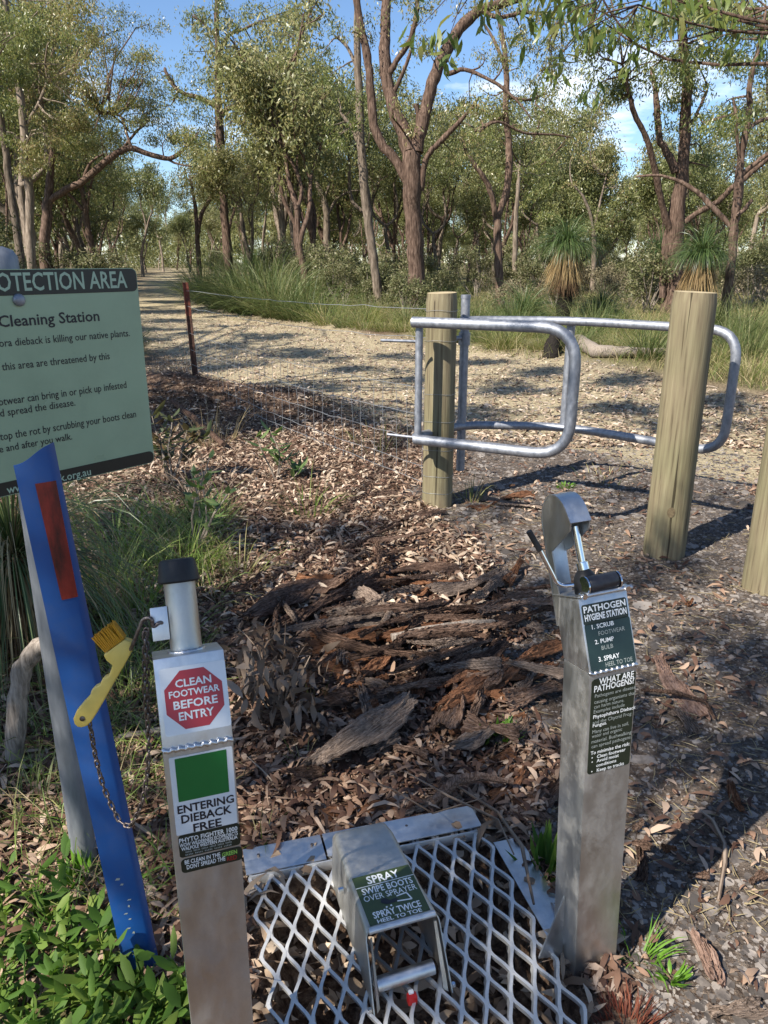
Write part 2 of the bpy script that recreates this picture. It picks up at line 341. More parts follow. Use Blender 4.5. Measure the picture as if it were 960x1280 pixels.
M['bark_pink'] = noisy('pinkish inner bark', [(.13, .080, .062), (.24, .155, .12), (.34, .24, .195)], 20, (7, .7, 7), .85, .7, spec=.12)
M['grass_sunlit'] = leafy('sunlit strappy grass', [(.08, .14, .025), (.14, .22, .04), (.21, .28, .07), (.34, .33, .14)], .34, .45, .35)  # lighter green than the other grass: sunlight put into the colour
M['stick'] = noisy('grey dead wood', [(.10, .082, .066), (.24, .20, .165), (.37, .32, .27)], 24, (4, 4, .5), .88, .5, spec=.15)
M['twig'] = noisy('thin twigs', [(.06, .042, .03), (.16, .115, .085), (.28, .22, .17)], 10, rough=.9, island=.5, spec=.1)
M['leaf_far'] = leafy('olive gum leaves', [(.055, .074, .026), (.115, .138, .050), (.165, .185, .070), (.22, .225, .09), (.30, .275, .13)], .36, .42, .5, obj_shift=.5, isl=.62)
M['leaf_mid'] = leafy('gum leaves', [(.050, .076, .024), (.12, .155, .047), (.19, .215, .068), (.27, .265, .098), (.35, .27, .14)], .36, .38, .55, obj_shift=.4, isl=.7)
M['leaf_near'] = leafy('bright gum leaves', [(.065, .10, .025), (.11, .16, .036), (.16, .20, .05), (.22, .19, .07)], .42, .34, .5, obj_shift=.1)
M['shrub'] = leafy('shrub leaves', [(.055, .068, .026), (.11, .125, .05), (.17, .172, .08), (.26, .23, .14)], .3, .5, .35)
M['shrub_dry'] = leafy('dry scrub', [(.11, .095, .055), (.19, .165, .10), (.28, .245, .165)], .2, .7, .15)
M['grass'] = leafy('grass', [(.050, .080, .018), (.11, .15, .032), (.18, .20, .055), (.30, .265, .12), (.42, .35, .20)], .3, .5, .3, obj_shift=.1, isl=.95)
M['tussock'] = leafy('tussock grass', [(.040, .064, .018), (.085, .12, .036), (.14, .165, .06), (.26, .235, .12)], .28, .5, .3, obj_shift=.2)
M['grasstree'] = leafy('grass tree leaves', [(.028, .055, .018), (.055, .095, .028), (.095, .14, .045), (.16, .19, .08)], .22, .38, .5, obj_shift=.1)
M['skirt'] = leafy('dead grass tree skirt', [(.16, .105, .05), (.31, .215, .10), (.46, .34, .17)], .2, .6, .2)
M['skirt_old'] = leafy('old brown skirt', [(.035, .022, .014), (.10, .062, .036), (.20, .13, .075)], .1, .8, .1)
M['rust_dark'] = noisy('dark rusty steel', [(.025, .013, .010), (.07, .032, .02), (.13, .06, .04)], 30, rough=.9, bump=.3)
M['char'] = noisy('blackened trunk', [(.008, .007, .006), (.03, .025, .022)], 30, (1, 1, 3), .9, .9, spec=.1)
M['weed'] = leafy('weed leaves', [(.040, .095, .014), (.075, .15, .024), (.19, .26, .05)], .38, .6, .25, obj_shift=.2)
M['weed_bright'] = leafy('bright weed', [(.09, .20, .02), (.14, .28, .035)], .34, .42, .4)
M['sapling'] = leafy('sapling leaves', [(.05, .095, .025), (.10, .16, .05), (.16, .21, .075)], .34, .4, .5)
M['sapling_dark'] = leafy('dark sapling leaves', [(.03, .045, .018), (.07, .085, .032), (.12, .08, .04)], .3, .4, .5)
M['dead_leaf'] = leafy('dead brown leaves', [(.075, .052, .036), (.14, .10, .072), (.22, .165, .125), (.30, .235, .185)], .15, .62, .3, obj_shift=.1)
M['litter'] = leafy('leaf litter', [(.045, .022, .015), (.10, .053, .035), (.18, .105, .070), (.29, .195, .135), (.46, .345, .26)], .1, .68, .25, obj_shift=0, isl=1.0)
M['litter_pale'] = leafy('pale leaf litter', [(.11, .072, .048), (.25, .18, .125), (.40, .31, .225), (.56, .46, .36)], .08, .7, .2, obj_shift=0, isl=1.0)  # paler copy of the litter, with sunlight put into the colour
M['stone'] = noisy('gravel stones', [(.055, .047, .042), (.12, .102, .09), (.25, .22, .195)], 20, rough=.85, island=.7, bump=.2)
M['straw'] = leafy('dry grass straw', [(.16, .12, .06), (.30, .24, .13), (.44, .37, .23)], .15, .7, .2, obj_shift=0)
M['heath'] = leafy('reddish heath', [(.05, .014, .010), (.12, .032, .020), (.17, .06, .032)], .15, .6, .2)

# ------------------------------------------------------------------ ground
rng = np.random.default_rng(11)
def vnoise(x, y, seed=0):
    """smooth value noise on arrays"""
    xi = np.floor(x).astype(np.int64); yi = np.floor(y).astype(np.int64); fx = x - xi; fy = y - yi
    fx = fx * fx * (3 - 2 * fx); fy = fy * fy * (3 - 2 * fy)
    def h(a, b):
        n = (a * 374761393 + b * 668265263 + seed * 982451653) & 0x7fffffff
        n = ((n ^ (n >> 13)) * 1274126177) & 0x7fffffff
        return ((n ^ (n >> 16)) & 0xffff) / 65535.0
    return (h(xi, yi) * (1 - fx) + h(xi + 1, yi) * fx) * (1 - fy) + (h(xi, yi + 1) * (1 - fx) + h(xi + 1, yi + 1) * fx) * fy
def fbm(x, y, seed=0, o=4):
    s = 0; a = .5
    for k in range(o): s = s + a * vnoise(x * 2 ** k, y * 2 ** k, seed + k); a *= .5
    return s
TR_R = [(9, 4.5), (4.6, 8.8), (3.0, 12), (.8, 14.6), (-3, 24), (-7, 34), (-12, 50), (-21, 85), (-62, 250)]     # grassy edge of the track
TR_L = [(9, 1.0), (2.4, 5.6), (0.1, 7.4), (-2.2, 9.4), (-6.6, 19), (-10, 30), (-15.5, 50), (-25, 85), (-68, 250)]
def edge_x(tab, y):
    ys = [p[1] for p in tab]; xs = [p[0] for p in tab]; return np.interp(y, ys, xs)
def sstep(a, b, x): t = np.clip((x - a) / (b - a), 0, 1); return t * t * (3 - 2 * t)
def masks(x, y):
    wob = (fbm(x * .8, y * .8, 3) - .47) * (1.0 + .03 * y)
    soft = .35 + .02 * y
    tr = sstep(-soft, soft, edge_x(TR_R, y) - x + wob) * sstep(-soft, soft, x - edge_x(TR_L, y) + wob)
    # the trodden gravel path through the gate to the camera
    cx = np.interp(y, [-2, 1, 2, 3.5, 5.5, 8], [.9, 1.15, 1.25, 1.35, 1.6, 2.2]); hw = np.interp(y, [-2, 1.2, 3, 5, 8], [.9, .62, .75, 1.1, 1.4])
    gr = sstep(-.28, .3, hw - np.abs(x - cx) + (fbm(x * 2, y * 2, 9) - .47) * .8)
    verge = sstep(-.3, .6, x - edge_x(TR_R, y) + wob) * sstep(4, 9, y) + sstep(.2, 1.5, edge_x(TR_L, y) - x + wob) * sstep(11, 15, y)
    near = sstep(-.42, -.62, x + .1 * (y - 1) + wob * .2) * sstep(3.4, 1.6, y)
    return tr, np.clip(verge + near * .8, 0, 1), gr
PIT = None
def height(x, y):
    r = np.hypot(x, y - 1.5)
    h = (fbm(x * 3.1, y * 3.1, 5) - .47) * .055 * sstep(.6, 1.6, r) + (fbm(x * 12, y * 12, 8, 3) - .44) * .014
    h = h + (fbm(x * .33, y * .33, 21) - .47) * .22 * sstep(7, 16, r)
    # heaped bark and leaves between the two posts, raked-up bank beside the track
    h = h + .085 * np.exp(-(((x + .05) / .55) ** 2 + ((y - 2.6) / .55) ** 2)) * (.6 + .8 * fbm(x * 5, y * 5, 33))
    h = h + .34 * np.exp(-(((x + 2.35) / .75) ** 2 + ((y - 8.3) / .5) ** 2)) + .22 * np.exp(-(((x + 1.1) / .9) ** 2 + ((y - 8.0) / .45) ** 2))
    tr, ve, gr = masks(x, y)
    h = h * (1 - .55 * gr * sstep(6, 3, y)) - .05 * tr + .06 * ve * sstep(8, 14, y)
    # washed-out hollow below the boot grate
    c, s = math.cos(R(15.5)), math.sin(R(15.5)); u = (x - .045) * c + (y - 1.40) * s; v = -(x - .045) * s + (y - 1.40) * c
    pit = sstep(.31, .26, np.abs(u - .0)) * sstep(.30, .25, np.abs(v + .08))
    h = h * (1 - pit) - .12 * pit
    return h
def axis(fine0, fine1, step, spans):
    a = list(np.arange(fine0, fine1, step))
    lo, hi = spans; x = fine1; d = step
    while x < hi: a.append(x); d *= 1.045; x += d
    x = fine0; d = step; b = []
    while x > lo: d *= 1.07; x -= d; b.append(x)
    return np.array(sorted(b) + a)
ax = axis(-1.6, 2.2, .022, (-220, 220)); ay = axis(.9, 4.2, .022, (-60, 420))
GX, GY = np.meshgrid(ax, ay); GZ = height(GX, GY)
nx, ny = len(ax), len(ay)
idx = np.arange(nx * ny).reshape(ny, nx)
Q = np.stack([idx[:-1, :-1], idx[:-1, 1:], idx[1:, 1:], idx[1:, :-1]], -1).reshape(-1, 4)
gme = fast_mesh('ground', np.stack([GX, GY, GZ], -1).reshape(-1, 3), Q)
tr, ve, gr = masks(GX, GY)
col = gme.color_attributes.new('zone', 'FLOAT_COLOR', 'POINT')
col.data.foreach_set('color', np.stack([tr, ve, gr, np.ones_like(tr)], -1).astype(np.float32).ravel())
def ground_mat():
    m, nt, b = base_mat('bush ground'); N = nt.nodes.new; L = nt.links.new
    at_ = N('ShaderNodeAttribute'); at_.attribute_name = 'zone'; se = N('ShaderNodeSeparateColor'); L(at_.outputs['Color'], se.inputs[0])
    ge = N('ShaderNodeNewGeometry'); P = ge.outputs['Position']
    def noise(sc, det=6, ro=.65):
        n = N('ShaderNodeTexNoise'); n.inputs['Scale'].default_value = sc; n.inputs['Detail'].default_value = det; n.inputs['Roughness'].default_value = ro; L(P, n.inputs['Vector']); return n.outputs['Fac']
    def ramp(f, cols, ps):
        r = N('ShaderNodeValToRGB'); e = r.color_ramp.elements
        while len(e) < len(cols): e.new(.5)
        for q, c, p in zip(e, cols, ps): q.position = p; q.color = (*c, 1)
        L(f, r.inputs[0]); return r.outputs[0]
    def mix(f, a, c):
        x = N('ShaderNodeMix'); x.data_type = 'RGBA'; L(f, x.inputs[0]); L(a, x.inputs[6]); L(c, x.inputs[7]); return x.outputs[2]
    nA, nB, nC = noise(38), noise(7), noise(160, 4)
    litter = ramp(nA, [(.035, .020, .014), (.085, .052, .036), (.19, .13, .09), (.30, .22, .16)], [.32, .45, .58, .72])
    soil = ramp(nA, [(.050, .040, .033), (.105, .082, .066), (.185, .15, .12), (.30, .255, .21)], [.32, .47, .60, .72])
    # pebbles: light cells in the gravel
    vo = N('ShaderNodeTexVoronoi'); vo.inputs['Scale'].default_value = 75; L(P, vo.inputs['Vector'])
    pc = ramp(vo.outputs['Color'], [(.06, .05, .043), (.14, .118, .10), (.38, .34, .30)], [.2, .6, .95])
    pf = N('ShaderNodeMath'); pf.operation = 'LESS_THAN'; pf.inputs[1].default_value = .34; L(vo.outputs['Distance'], pf.inputs[0])
    pm = N('ShaderNodeMath'); pm.operation = 'MULTIPLY'; L(pf.outputs[0], pm.inputs[0]); pm.inputs[1].default_value = .6
    gravel = mix(pm.outputs[0], soil, pc)
    track = ramp(nA, [(.15, .12, .075), (.34, .28, .18), (.47, .40, .265), (.60, .525, .37)], [.30, .44, .56, .72])
    tgreen = ramp(nB, [(.29, .235, .15), (.33, .27, .17), (.21, .21, .09)], [.35, .55, .75])
    hf = N('ShaderNodeValue'); hf.outputs[0].default_value = .3
    track = mix(hf.outputs[0], track, tgreen)
    grass = ramp(nA, [(.045, .042, .018), (.11, .10, .045), (.21, .185, .095), (.34, .29, .17)], [.3, .45, .58, .72])
    c = mix(se.outputs[2], litter, gravel); c = mix(se.outputs[1], c, grass); c = mix(se.outputs[0], c, track)
    L(c, b.inputs['Base Color']); b.inputs['Roughness'].default_value = .95; b.inputs['Specular IOR Level'].default_value = .12
    a1 = N('ShaderNodeMath'); a1.operation = 'MULTIPLY_ADD'; L(nC, a1.inputs[0]); a1.inputs[1].default_value = .5; L(nA, a1.inputs[2])
    bu = N('ShaderNodeBump'); bu.inputs['Strength'].default_value = .9; bu.inputs['Distance'].default_value = .025
    L(a1.outputs[0], bu.inputs['Height']); L(bu.outputs[0], b.inputs['Normal']); return m
smooth(gme)
tag(obj('ground', gme, ground_mat()), kind='structure')
def gz(x, y): return float(height(np.array([float(x)]), np.array([float(y)]))[0])
# ------------------------------------------------------------------ vegetation builders
def unit(v): return v / np.maximum(np.linalg.norm(v, axis=-1, keepdims=True), 1e-9)
def leaf_arrays(P, A, Wd, L, W, fold=.12, bend=0.0):
    """leaves as folded rhombi: base P, along A, across Wd, length L, width W"""
    n = len(P); L = np.broadcast_to(np.asarray(L, float), (n,))[:, None]; W = np.broadcast_to(np.asarray(W, float), (n,))[:, None]
    Nn = unit(np.cross(A, Wd)); Wd = unit(np.cross(Nn, A))
    m = P + A * L * .45 + Nn * L * fold
    tip = P + A * L - Nn * L * bend
    V = np.stack([P, m + Wd * W * .5, tip, m - Wd * W * .5], 1).reshape(-1, 3)
    return V, (np.arange(n * 4).reshape(n, 4))
def curl_leaves(P, A, Wd, L, W, curl=.18, cup=.12, rr=None):
    """narrow gum leaf: six points, bowed along its length and cupped across"""
    n = len(P); L = np.broadcast_to(np.asarray(L, float), (n,))[:, None]; W = np.broadcast_to(np.asarray(W, float), (n,))[:, None]
    Nn = unit(np.cross(A, Wd)); Wd = unit(np.cross(Nn, A)); c = (rr.normal(0, 1, (n, 1)) if rr is not None else 1) * curl; sk = (rr.normal(0, .12, (n, 1)) if rr is not None else 0)
    def q(t, s, e=0): return P + A * L * t + Wd * (W * .5 * s + L * sk * 4 * t * (1 - t)) + Nn * (L * c * 4 * t * (1 - t) + W * cup * abs(s) + L * e)
    V = np.stack([q(0, 0), q(.22, .8), q(.22, -.8), q(.55, 1), q(.55, -1), q(.82, .55), q(.82, -.55), q(1, 0)], 1).reshape(-1, 3)
    T = np.array([[0, 1, 2], [1, 3, 4], [1, 4, 2], [3, 5, 6], [3, 6, 4], [5, 7, 6]]); return V, (np.arange(n)[:, None, None] * 8 + T[None]).reshape(-1, 3)
def leaves6(P, A, Wd, L, W, bend=.15):
    """rounder leaf with six sides, for near plants"""
    n = len(P); L = np.broadcast_to(np.asarray(L, float), (n,))[:, None]; W = np.broadcast_to(np.asarray(W, float), (n,))[:, None]
    Nn = unit(np.cross(A, Wd)); Wd = unit(np.cross(Nn, A))
    def q(t, s, d): return P + A * L * t + Wd * W * .5 * s + Nn * L * d
    V = np.stack([q(0, 0, 0), q(.28, .8, .05), q(.66, .85, .03 - bend * .4), q(1, 0, -bend), q(.66, -.85, .03 - bend * .4), q(.28, -.8, .05), q(.3, 0, .0), q(.68, 0, -.02 - bend * .4)], 1).reshape(-1, 3)
    b = np.arange(n)[:, None] * 8
    f = np.concatenate([b + np.array([[0, 1, 6, 6]]), b + np.array([[6, 1, 2, 7]]), b + np.array([[7, 2, 3, 3]]), b + np.array([[0, 6, 5, 5]]), b + np.array([[6, 7, 4, 5]]), b + np.array([[7, 3, 4, 4]])], 0)
    return V, f
def leaf_mesh6(name, V, f):
    fs = []
    for q in f.tolist(): fs.append(tuple(q[:3]) if q[2] == q[3] else tuple(q))
    me = bpy.data.meshes.new(name); me.from_pydata(V.tolist(), [], fs); smooth(me); return me
def blades(P, D, L, W, rg, droop=.5, seg=4):
    """grass blades: base P, start direction D, curved over by droop"""
    n = len(P); L = np.broadcast_to(np.asarray(L, float), (n,)); W = np.broadcast_to(np.asarray(W, float), (n,)); droop = np.broadcast_to(np.asarray(droop, float), (n,))
    side = unit(np.cross(D, np.array([0, 0, 1.0])) + rg.normal(0, .25, (n, 3)))
    pts = [P]; d = D.copy()
    for k in range(seg):
        d = unit(d + np.array([0, 0, -1.0]) * (droop * (k + .5) / seg * .9)[:, None]); pts.append(pts[-1] + d * (L / seg)[:, None])
    V = []
    for k, p in enumerate(pts):
        wk = W * (1 - (k / seg) ** 1.6) * .5 + (.0004 if k < seg else 0)
        V += [p + side * wk[:, None], p - side * wk[:, None]]
    V = np.stack(V, 1).reshape(-1, 3); m = 2 * (seg + 1); b = np.arange(n)[:, None] * m
    Q = np.concatenate([b + np.array([[2 * k, 2 * k + 1, 2 * k + 3, 2 * k + 2]]) for k in range(seg)], 0)
    return V, Q
def hang_dirs(n, rg, down=1.0, spread=.75):
    A = rg.normal(0, spread, (n, 3)); A[:, 2] -= down; return unit(A)
def clump_leaves(c, r, n, rg, L, W, down=.9, sprig=7):
    """leaves on sprigs filling an ellipsoid, thinner toward the middle, ragged at the rim"""
    ns = max(1, n // sprig); c = np.array(c); r = np.array(r)
    d = unit(rg.normal(0, 1, (ns, 3))) * (rg.random((ns, 1)) ** .45) * rg.uniform(.75, 1.2, (ns, 1)); sc = c + d * r
    sc = np.repeat(sc, sprig, 0); m = len(sc)
    P = sc + rg.normal(0, 1, (m, 3)) * np.array([1, 1, .9]) * L * .75
    A = hang_dirs(m, rg, down); Wd = rg.normal(0, 1, (m, 3))
    return leaf_arrays(P, A, Wd, L * rg.uniform(.6, 1.25, m), W * rg.uniform(.7, 1.25, m), .1, .1)
def join(parts):
    Vs, Qs, o = [], [], 0
    for V, q in parts: Vs.append(V); Qs.append(q + o); o += len(V)
    return np.concatenate(Vs), np.concatenate(Qs)
def limb_path(a, b, rg, n=6, wob=.12):
    a = np.array(a, float); b = np.array(b, float); l = np.linalg.norm(b - a); ph = rg.uniform(0, 6.28, 3)
    t = np.linspace(0, 1, n)[:, None]; p = a + (b - a) * t
    p = p + np.sin(t * PI) * rg.normal(0, wob * l * .5, 3) + np.sin(t * 2 * PI + ph) * wob * l * .12 * np.sin(t * PI)
    return p
LF = [0]
def make_tree(name, h, seed, leaf=.16, nleaf=5200, fork=.35, lean=.08, spread=.28, trunk_r=None, mats=('bark_dark', 'leaf_far'), bare=.0, group=None, label=None, low=.45):
    """a gum tree at real scale: forking trunk, limbs, twigs and hanging leaf clumps"""
    rg = np.random.default_rng(seed); t = thing(name, label, 'tree', group=group)
    m = MB(); r0 = trunk_r or h * .0145; tips = []
    def grow(p, d, length, rad, depth):
        d = d / np.linalg.norm(d); q = p + d * length
        path = limb_path(p, q, rg, 6, .16); m.tube(path, np.linspace(rad, rad * .68, 6), max(5, 9 - depth * 2), cap=depth == 0)
        if depth >= 4 or length < h * .05: tips.append((q, depth)); return
        if depth >= 2: tips.append((path[4], depth))
        k = 2 if rg.random() < .62 else 3
        for i in range(k):
            nd = d + rg.normal(0, .48, 3) * (1.0 if depth else .75) + np.array([0, 0, .22]); nd[2] = max(nd[2], -.05)
            grow(q if i < 2 else path[3], nd, length * rg.uniform(.58, .82), rad * rg.uniform(.52, .72), depth + 1)
    grow(np.array([0, 0, -.15]), np.array([rg.normal(0, lean), rg.normal(0, lean), 1.0]), h * fork, r0, 0)
    parts = []; top = max(q[2] for q, _ in tips); k = h / max(top, 1e-3)
    m.v = [(x * (k ** .6), y * (k ** .6), z * k) for x, y, z in m.v]
    tips = [(np.array([q[0] * k ** .6, q[1] * k ** .6, q[2] * k]), d) for q, d in tips]
    per = max(24, int(nleaf / len(tips)))
    for q, d in tips:
        if rg.random() < bare: continue
        s = h * rg.uniform(.055, .10); parts.append(clump_leaves(q + np.array([0, 0, -.2 * s]), (s * 1.2, s * 1.2, s * .85), int(per * rg.uniform(.5, 1.5)), rg, leaf, leaf * .34))
    V, q = join(parts); obj('crown', fast_mesh('crown', V, q), M[mats[1]], t); LF[0] += len(q)
    obj('trunk', m, M[mats[0]], t, sm=60); return t
def make_shrub(name, h, wd, seed, leaf=.07, n=2600, mat='shrub', label=None, group=None):
    rg = np.random.default_rng(seed); t = thing(name, label, 'shrub', group=group); m = MB(); parts = []
    for k in range(11):
        a = rg.uniform(0, 6.28); q = np.array([math.cos(a) * wd * .5 * rg.uniform(.1, 1), math.sin(a) * wd * .5 * rg.uniform(.1, 1), h * rg.uniform(.35, .95)])
        m.tube(limb_path((rg.normal(0, .05), rg.normal(0, .05), -.05), q, rg, 5), np.linspace(.014, .004, 5) * h, 5)
        s = wd * rg.uniform(.13, .24); parts.append(clump_leaves(q, (s, s, s * .8), n // 11, rg, leaf, leaf * .4, .15, 6))
    V, q = join(parts); obj('foliage', fast_mesh('foliage', V, q), M[mat], t); obj('stem', m, M['stick'], t, sm=60); LF[0] += len(q); return t
def make_tussock(name, h, n, seed, mat='tussock', width=.006, rad=.12, droop=.55, up=.8, label=None, group=None, cat='grass tussock'):
    rg = np.random.default_rng(seed); a = rg.uniform(0, 6.28, n); r = rad * np.sqrt(rg.random(n))
    P = np.stack([np.cos(a) * r, np.sin(a) * r, np.full(n, -.02)], 1)
    D = unit(np.stack([np.cos(a) * rg.uniform(.05, 1.1, n), np.sin(a) * rg.uniform(.05, 1.1, n), np.full(n, up)], 1) + rg.normal(0, .12, (n, 3)))
    V, q = blades(P, D, h * rg.uniform(.5, 1.25, n), width * rg.uniform(.7, 1.3, n), rg, droop * rg.uniform(.4, 1.4, n))
    o = obj(name, fast_mesh(name, V, q), M[mat]); LF[0] += len(q); return tag(o, label, cat, group)
def dup1(o, loc, rz, sc, label=None):
    c = o.copy(); C.objects.link(c); c.location = loc; c.rotation_euler = (0, 0, rz); c.scale = (sc, sc, sc) if not hasattr(sc, '__len__') else sc
    if label: c['label'] = label
    return c

# ------------------------------------------------------------------ trees read off the photograph, each at its own distance
def traced_tree(label, Y, limbs, clumps, seed, leaf=.14, mats=('bark_dark', 'leaf_mid'), density=1.0, twigs=5, dY=1.2, name='gum_tree', lw=.28):
    """limbs: polylines of (px, py, width px); clumps: (px, py, rx, ry[, dY]) foliage masses; all turned to metres at distance Y"""
    leaf *= .78; density *= 1.3; rg = np.random.default_rng(seed); b = limbs[0][0]; b0 = at(b[0], b[1], Y); base = Vector((b0.x, Y, gz(b0.x, Y)))
    t = thing(name, label, 'tree', base); m = MB(); nodes = []
    for li, lb in enumerate(limbs):
        dirY = 0 if li == 0 else rg.choice([-1, 1]) * rg.uniform(.35, 1.0) * dY; tot = sum(math.hypot(lb[i + 1][0] - lb[i][0], lb[i + 1][1] - lb[i][1]) for i in range(len(lb) - 1)) or 1
        run = 0; pts = []; rad = []
        y00 = 0
        if li and nodes:      # start at the depth of the limb it leaves
            p0 = np.array(at(lb[0][0], lb[0][1], Y)); y00 = min(nodes, key=lambda q: (q[0] - p0[0]) ** 2 + (q[2] - p0[2]) ** 2)[1] - Y
        for i, (px, py, wd) in enumerate(lb):
            if i: run += math.hypot(px - lb[i - 1][0], py - lb[i - 1][1])
            yy = Y + y00 + dirY * run / tot * (tot / 200.0)
            p = at(px, py, yy); pts.append(p); rad.append(max(.008, wd / F * yy * .38))
        if li == 0: pts[0] = Vector((pts[0].x, pts[0].y, base.z - .1))
        fp = []; fr = []
        for i in range(len(pts) - 1):      # subdivide with a little crookedness
            n = 4
            for k in range(n):
                s = k / n; p0 = pts[max(i - 1, 0)]; p1 = pts[i]; p2 = pts[i + 1]; p3 = pts[min(i + 2, len(pts) - 1)]
                c = 0.5 * ((2 * p1) + (p2 - p0) * s + (2 * p0 - 5 * p1 + 4 * p2 - p3) * s * s + (3 * p1 - p0 - 3 * p2 + p3) * s ** 3)
                j = rg.normal(0, .09, 3) * rad[i]; fp.append(c + Vector(j)); fr.append((rad[i] * (1 - s) + rad[i + 1] * s) * rg.uniform(.93, 1.08))
        fp.append(pts[-1]); fr.append(rad[-1] * .35)
        if li == 0: fr[0] *= 1.3; fr[1] *= 1.15
        m.tube([p - base for p in fp], fr, 10 if rad[0] > .1 else 7)
        nodes += [tuple(p) for p in fp]
    parts = []; tw = MB()
    nd = np.array(nodes)
    for cl in clumps:
        px, py, rx, ry = cl[:4]; oy = cl[4] if len(cl) > 4 else rg.normal(0, dY * .8); dens = cl[5] if len(cl) > 5 else 1.0
        c = np.array(at(px, py, Y + oy)); s = (Y + oy) / F; r3 = np.array([rx * s, max(.7, (rx + ry) * .5 * s), ry * s])
        vol = rx * ry * s * s; n = int(vol * 620 * density * dens * (.14 / leaf) ** 2)
        # break the mass up into ragged sub-clumps with gaps between
        k = max(3, int(math.sqrt(vol) * 5.5))
        for i in range(k):
            d = unit(rg.normal(0, 1, 3)) * rg.random() ** .5
            cc = c + d * r3; rr = (r3 * .26 + .16) * rg.uniform(.65, 1.35) * np.array([1.15, 1.15, .8])
            parts.append(clump_leaves(cc - np.array(base), rr, max(8, int(n / k * rg.uniform(.5, 1.5))), rg, leaf, leaf * lw, 1.0, 7))
            if i % 2 == 0:
                # a twig from the nearest limb
                j = np.argmin(((nd - cc) ** 2).sum(1)); q = nd[j] - np.array(base)
                if np.linalg.norm(q + np.array(base) - cc) < 5: tw.tube(limb_path(q, cc - np.array(base), rg, 6, .3), np.linspace(.022, .005, 6) * (1 + np.linalg.norm(q + np.array(base) - cc) * .25), 5, cap=False)
    if parts:
        V, q = join(parts); obj('crown', fast_mesh('crown', V, q), M[mats[1]], t); LF[0] += len(q)
    m.add(tw.v, tw.f); obj('trunk', m, M[mats[0]], t, sm=60)
    return t
traced_tree('tall forked gum tree with stout dark trunk and two wide limbs behind the gate post', 22,
  [[(524, 396, 30), (521, 340, 27), (518, 290, 27), (515, 230, 28), (516, 185, 31)],
   [(513, 192, 24), (503, 160, 22), (493, 138, 20), (484, 100, 18), (481, 60, 16), (482, 20, 14), (487, -50, 11)],
   [(520, 190, 22), (529, 150, 20), (540, 105, 18), (553, 72, 17), (575, 36, 16), (600, 13, 14), (640, 1, 11), (690, -14, 8)],
   [(508, 226, 15), (494, 200, 14), (476, 178, 14), (466, 150, 14), (463, 110, 13), (459, 70, 12), (450, 30, 11), (440, -40, 9)],
   [(526, 238, 11), (532, 200, 9), (545, 182, 9), (562, 165, 8), (585, 140, 5), (600, 120, 3)],
   [(558, 92, 8), (582, 87, 6), (606, 97, 5), (626, 108, 5), (650, 130, 3), (665, 150, 2)],
   [(485, 95, 9), (500, 70, 8), (513, 50, 8), (520, 20, 7), (522, -20, 6)], [(490, 120, 7), (500, 100, 6), (515, 60, 5)],
   [(600, 12, 8), (625, 22, 6), (660, 15, 5), (700, 25, 3)], [(598, 165, 5), (622, 152, 4), (655, 166, 4), (690, 168, 3), (716, 172, 2)],
   [(520, 130, 8), (523, 148, 8), (519, 175, 9)]],
  [(560, 130, 45, 18), (590, 150, 35, 22), (610, 70, 45, 25, None or .5, .6), (670, 55, 50, 35, .8, .7), (520, 30, 40, 18, -1, .6), (440, 15, 22, 26, .5, .6), (570, 10, 60, 16, 0, .8), (700, 30, 40, 24, -.5, .7), (640, 25, 50, 20, .3, .7), (575, 185, 30, 20, .6, 1.0), (480, 30, 28, 24, .8, .5), (540, 60, 36, 24, .5, .6), (500, 150, 26, 20, -.6, .5), (700, 90, 40, 30, .4, .5)], 101, density=.9)
traced_tree('slim leaning gum tree with pale grey bark just left of the stout forked gum', 24,
  [[(476, 396, 15), (470, 345, 14), (463, 300, 14), (458, 255, 14), (453, 200, 14), (450, 150, 12), (448, 90, 11), (446, 30, 10), (448, -30, 8)],
   [(452, 190, 6), (440, 160, 5), (425, 140, 4)], [(448, 90, 6), (435, 60, 5), (420, 45, 4)]],
  [(432, 140, 26, 22), (420, 110, 20, 26), (428, 175, 24, 16), (470, -10, 40, 14), (400, 75, 30, 30, 0, .6), (425, 30, 24, 26, 0, .5)], 102, mats=('bark_pale', 'leaf_mid'))
traced_tree('gum tree forking low into a straight and a crooked stem beside the grass tree', 25,
  [[(627, 385, 14), (624, 340, 13), (622, 300, 13), (622, 270, 13)],
   [(622, 272, 11), (632, 245, 11), (636, 215, 11), (636, 180, 10), (632, 140, 9), (633, 100, 8), (629, 50, 7), (618, 0, 5)],
   [(620, 272, 9), (615, 245, 9), (606, 224, 8), (594, 207, 7), (583, 190, 5), (578, 170, 4)],
   [(632, 145, 6), (620, 150, 5), (600, 160, 4), (588, 168, 4)], [(634, 90, 6), (622, 60, 5), (612, 40, 4), (600, 25, 3)], [(633, 120, 5), (660, 125, 4), (680, 118, 3)]],
  [(655, 110, 45, 26, .2, .7), (590, 170, 28, 22), (575, 150, 26, 18), (660, 140, 40, 20, .4, .6), (610, 120, 30, 24, .3, .5), (640, 60, 36, 26, .5, .6), (685, 125, 30, 24, .2, .6), (640, 200, 34, 26, 1.5, .6)], 103)
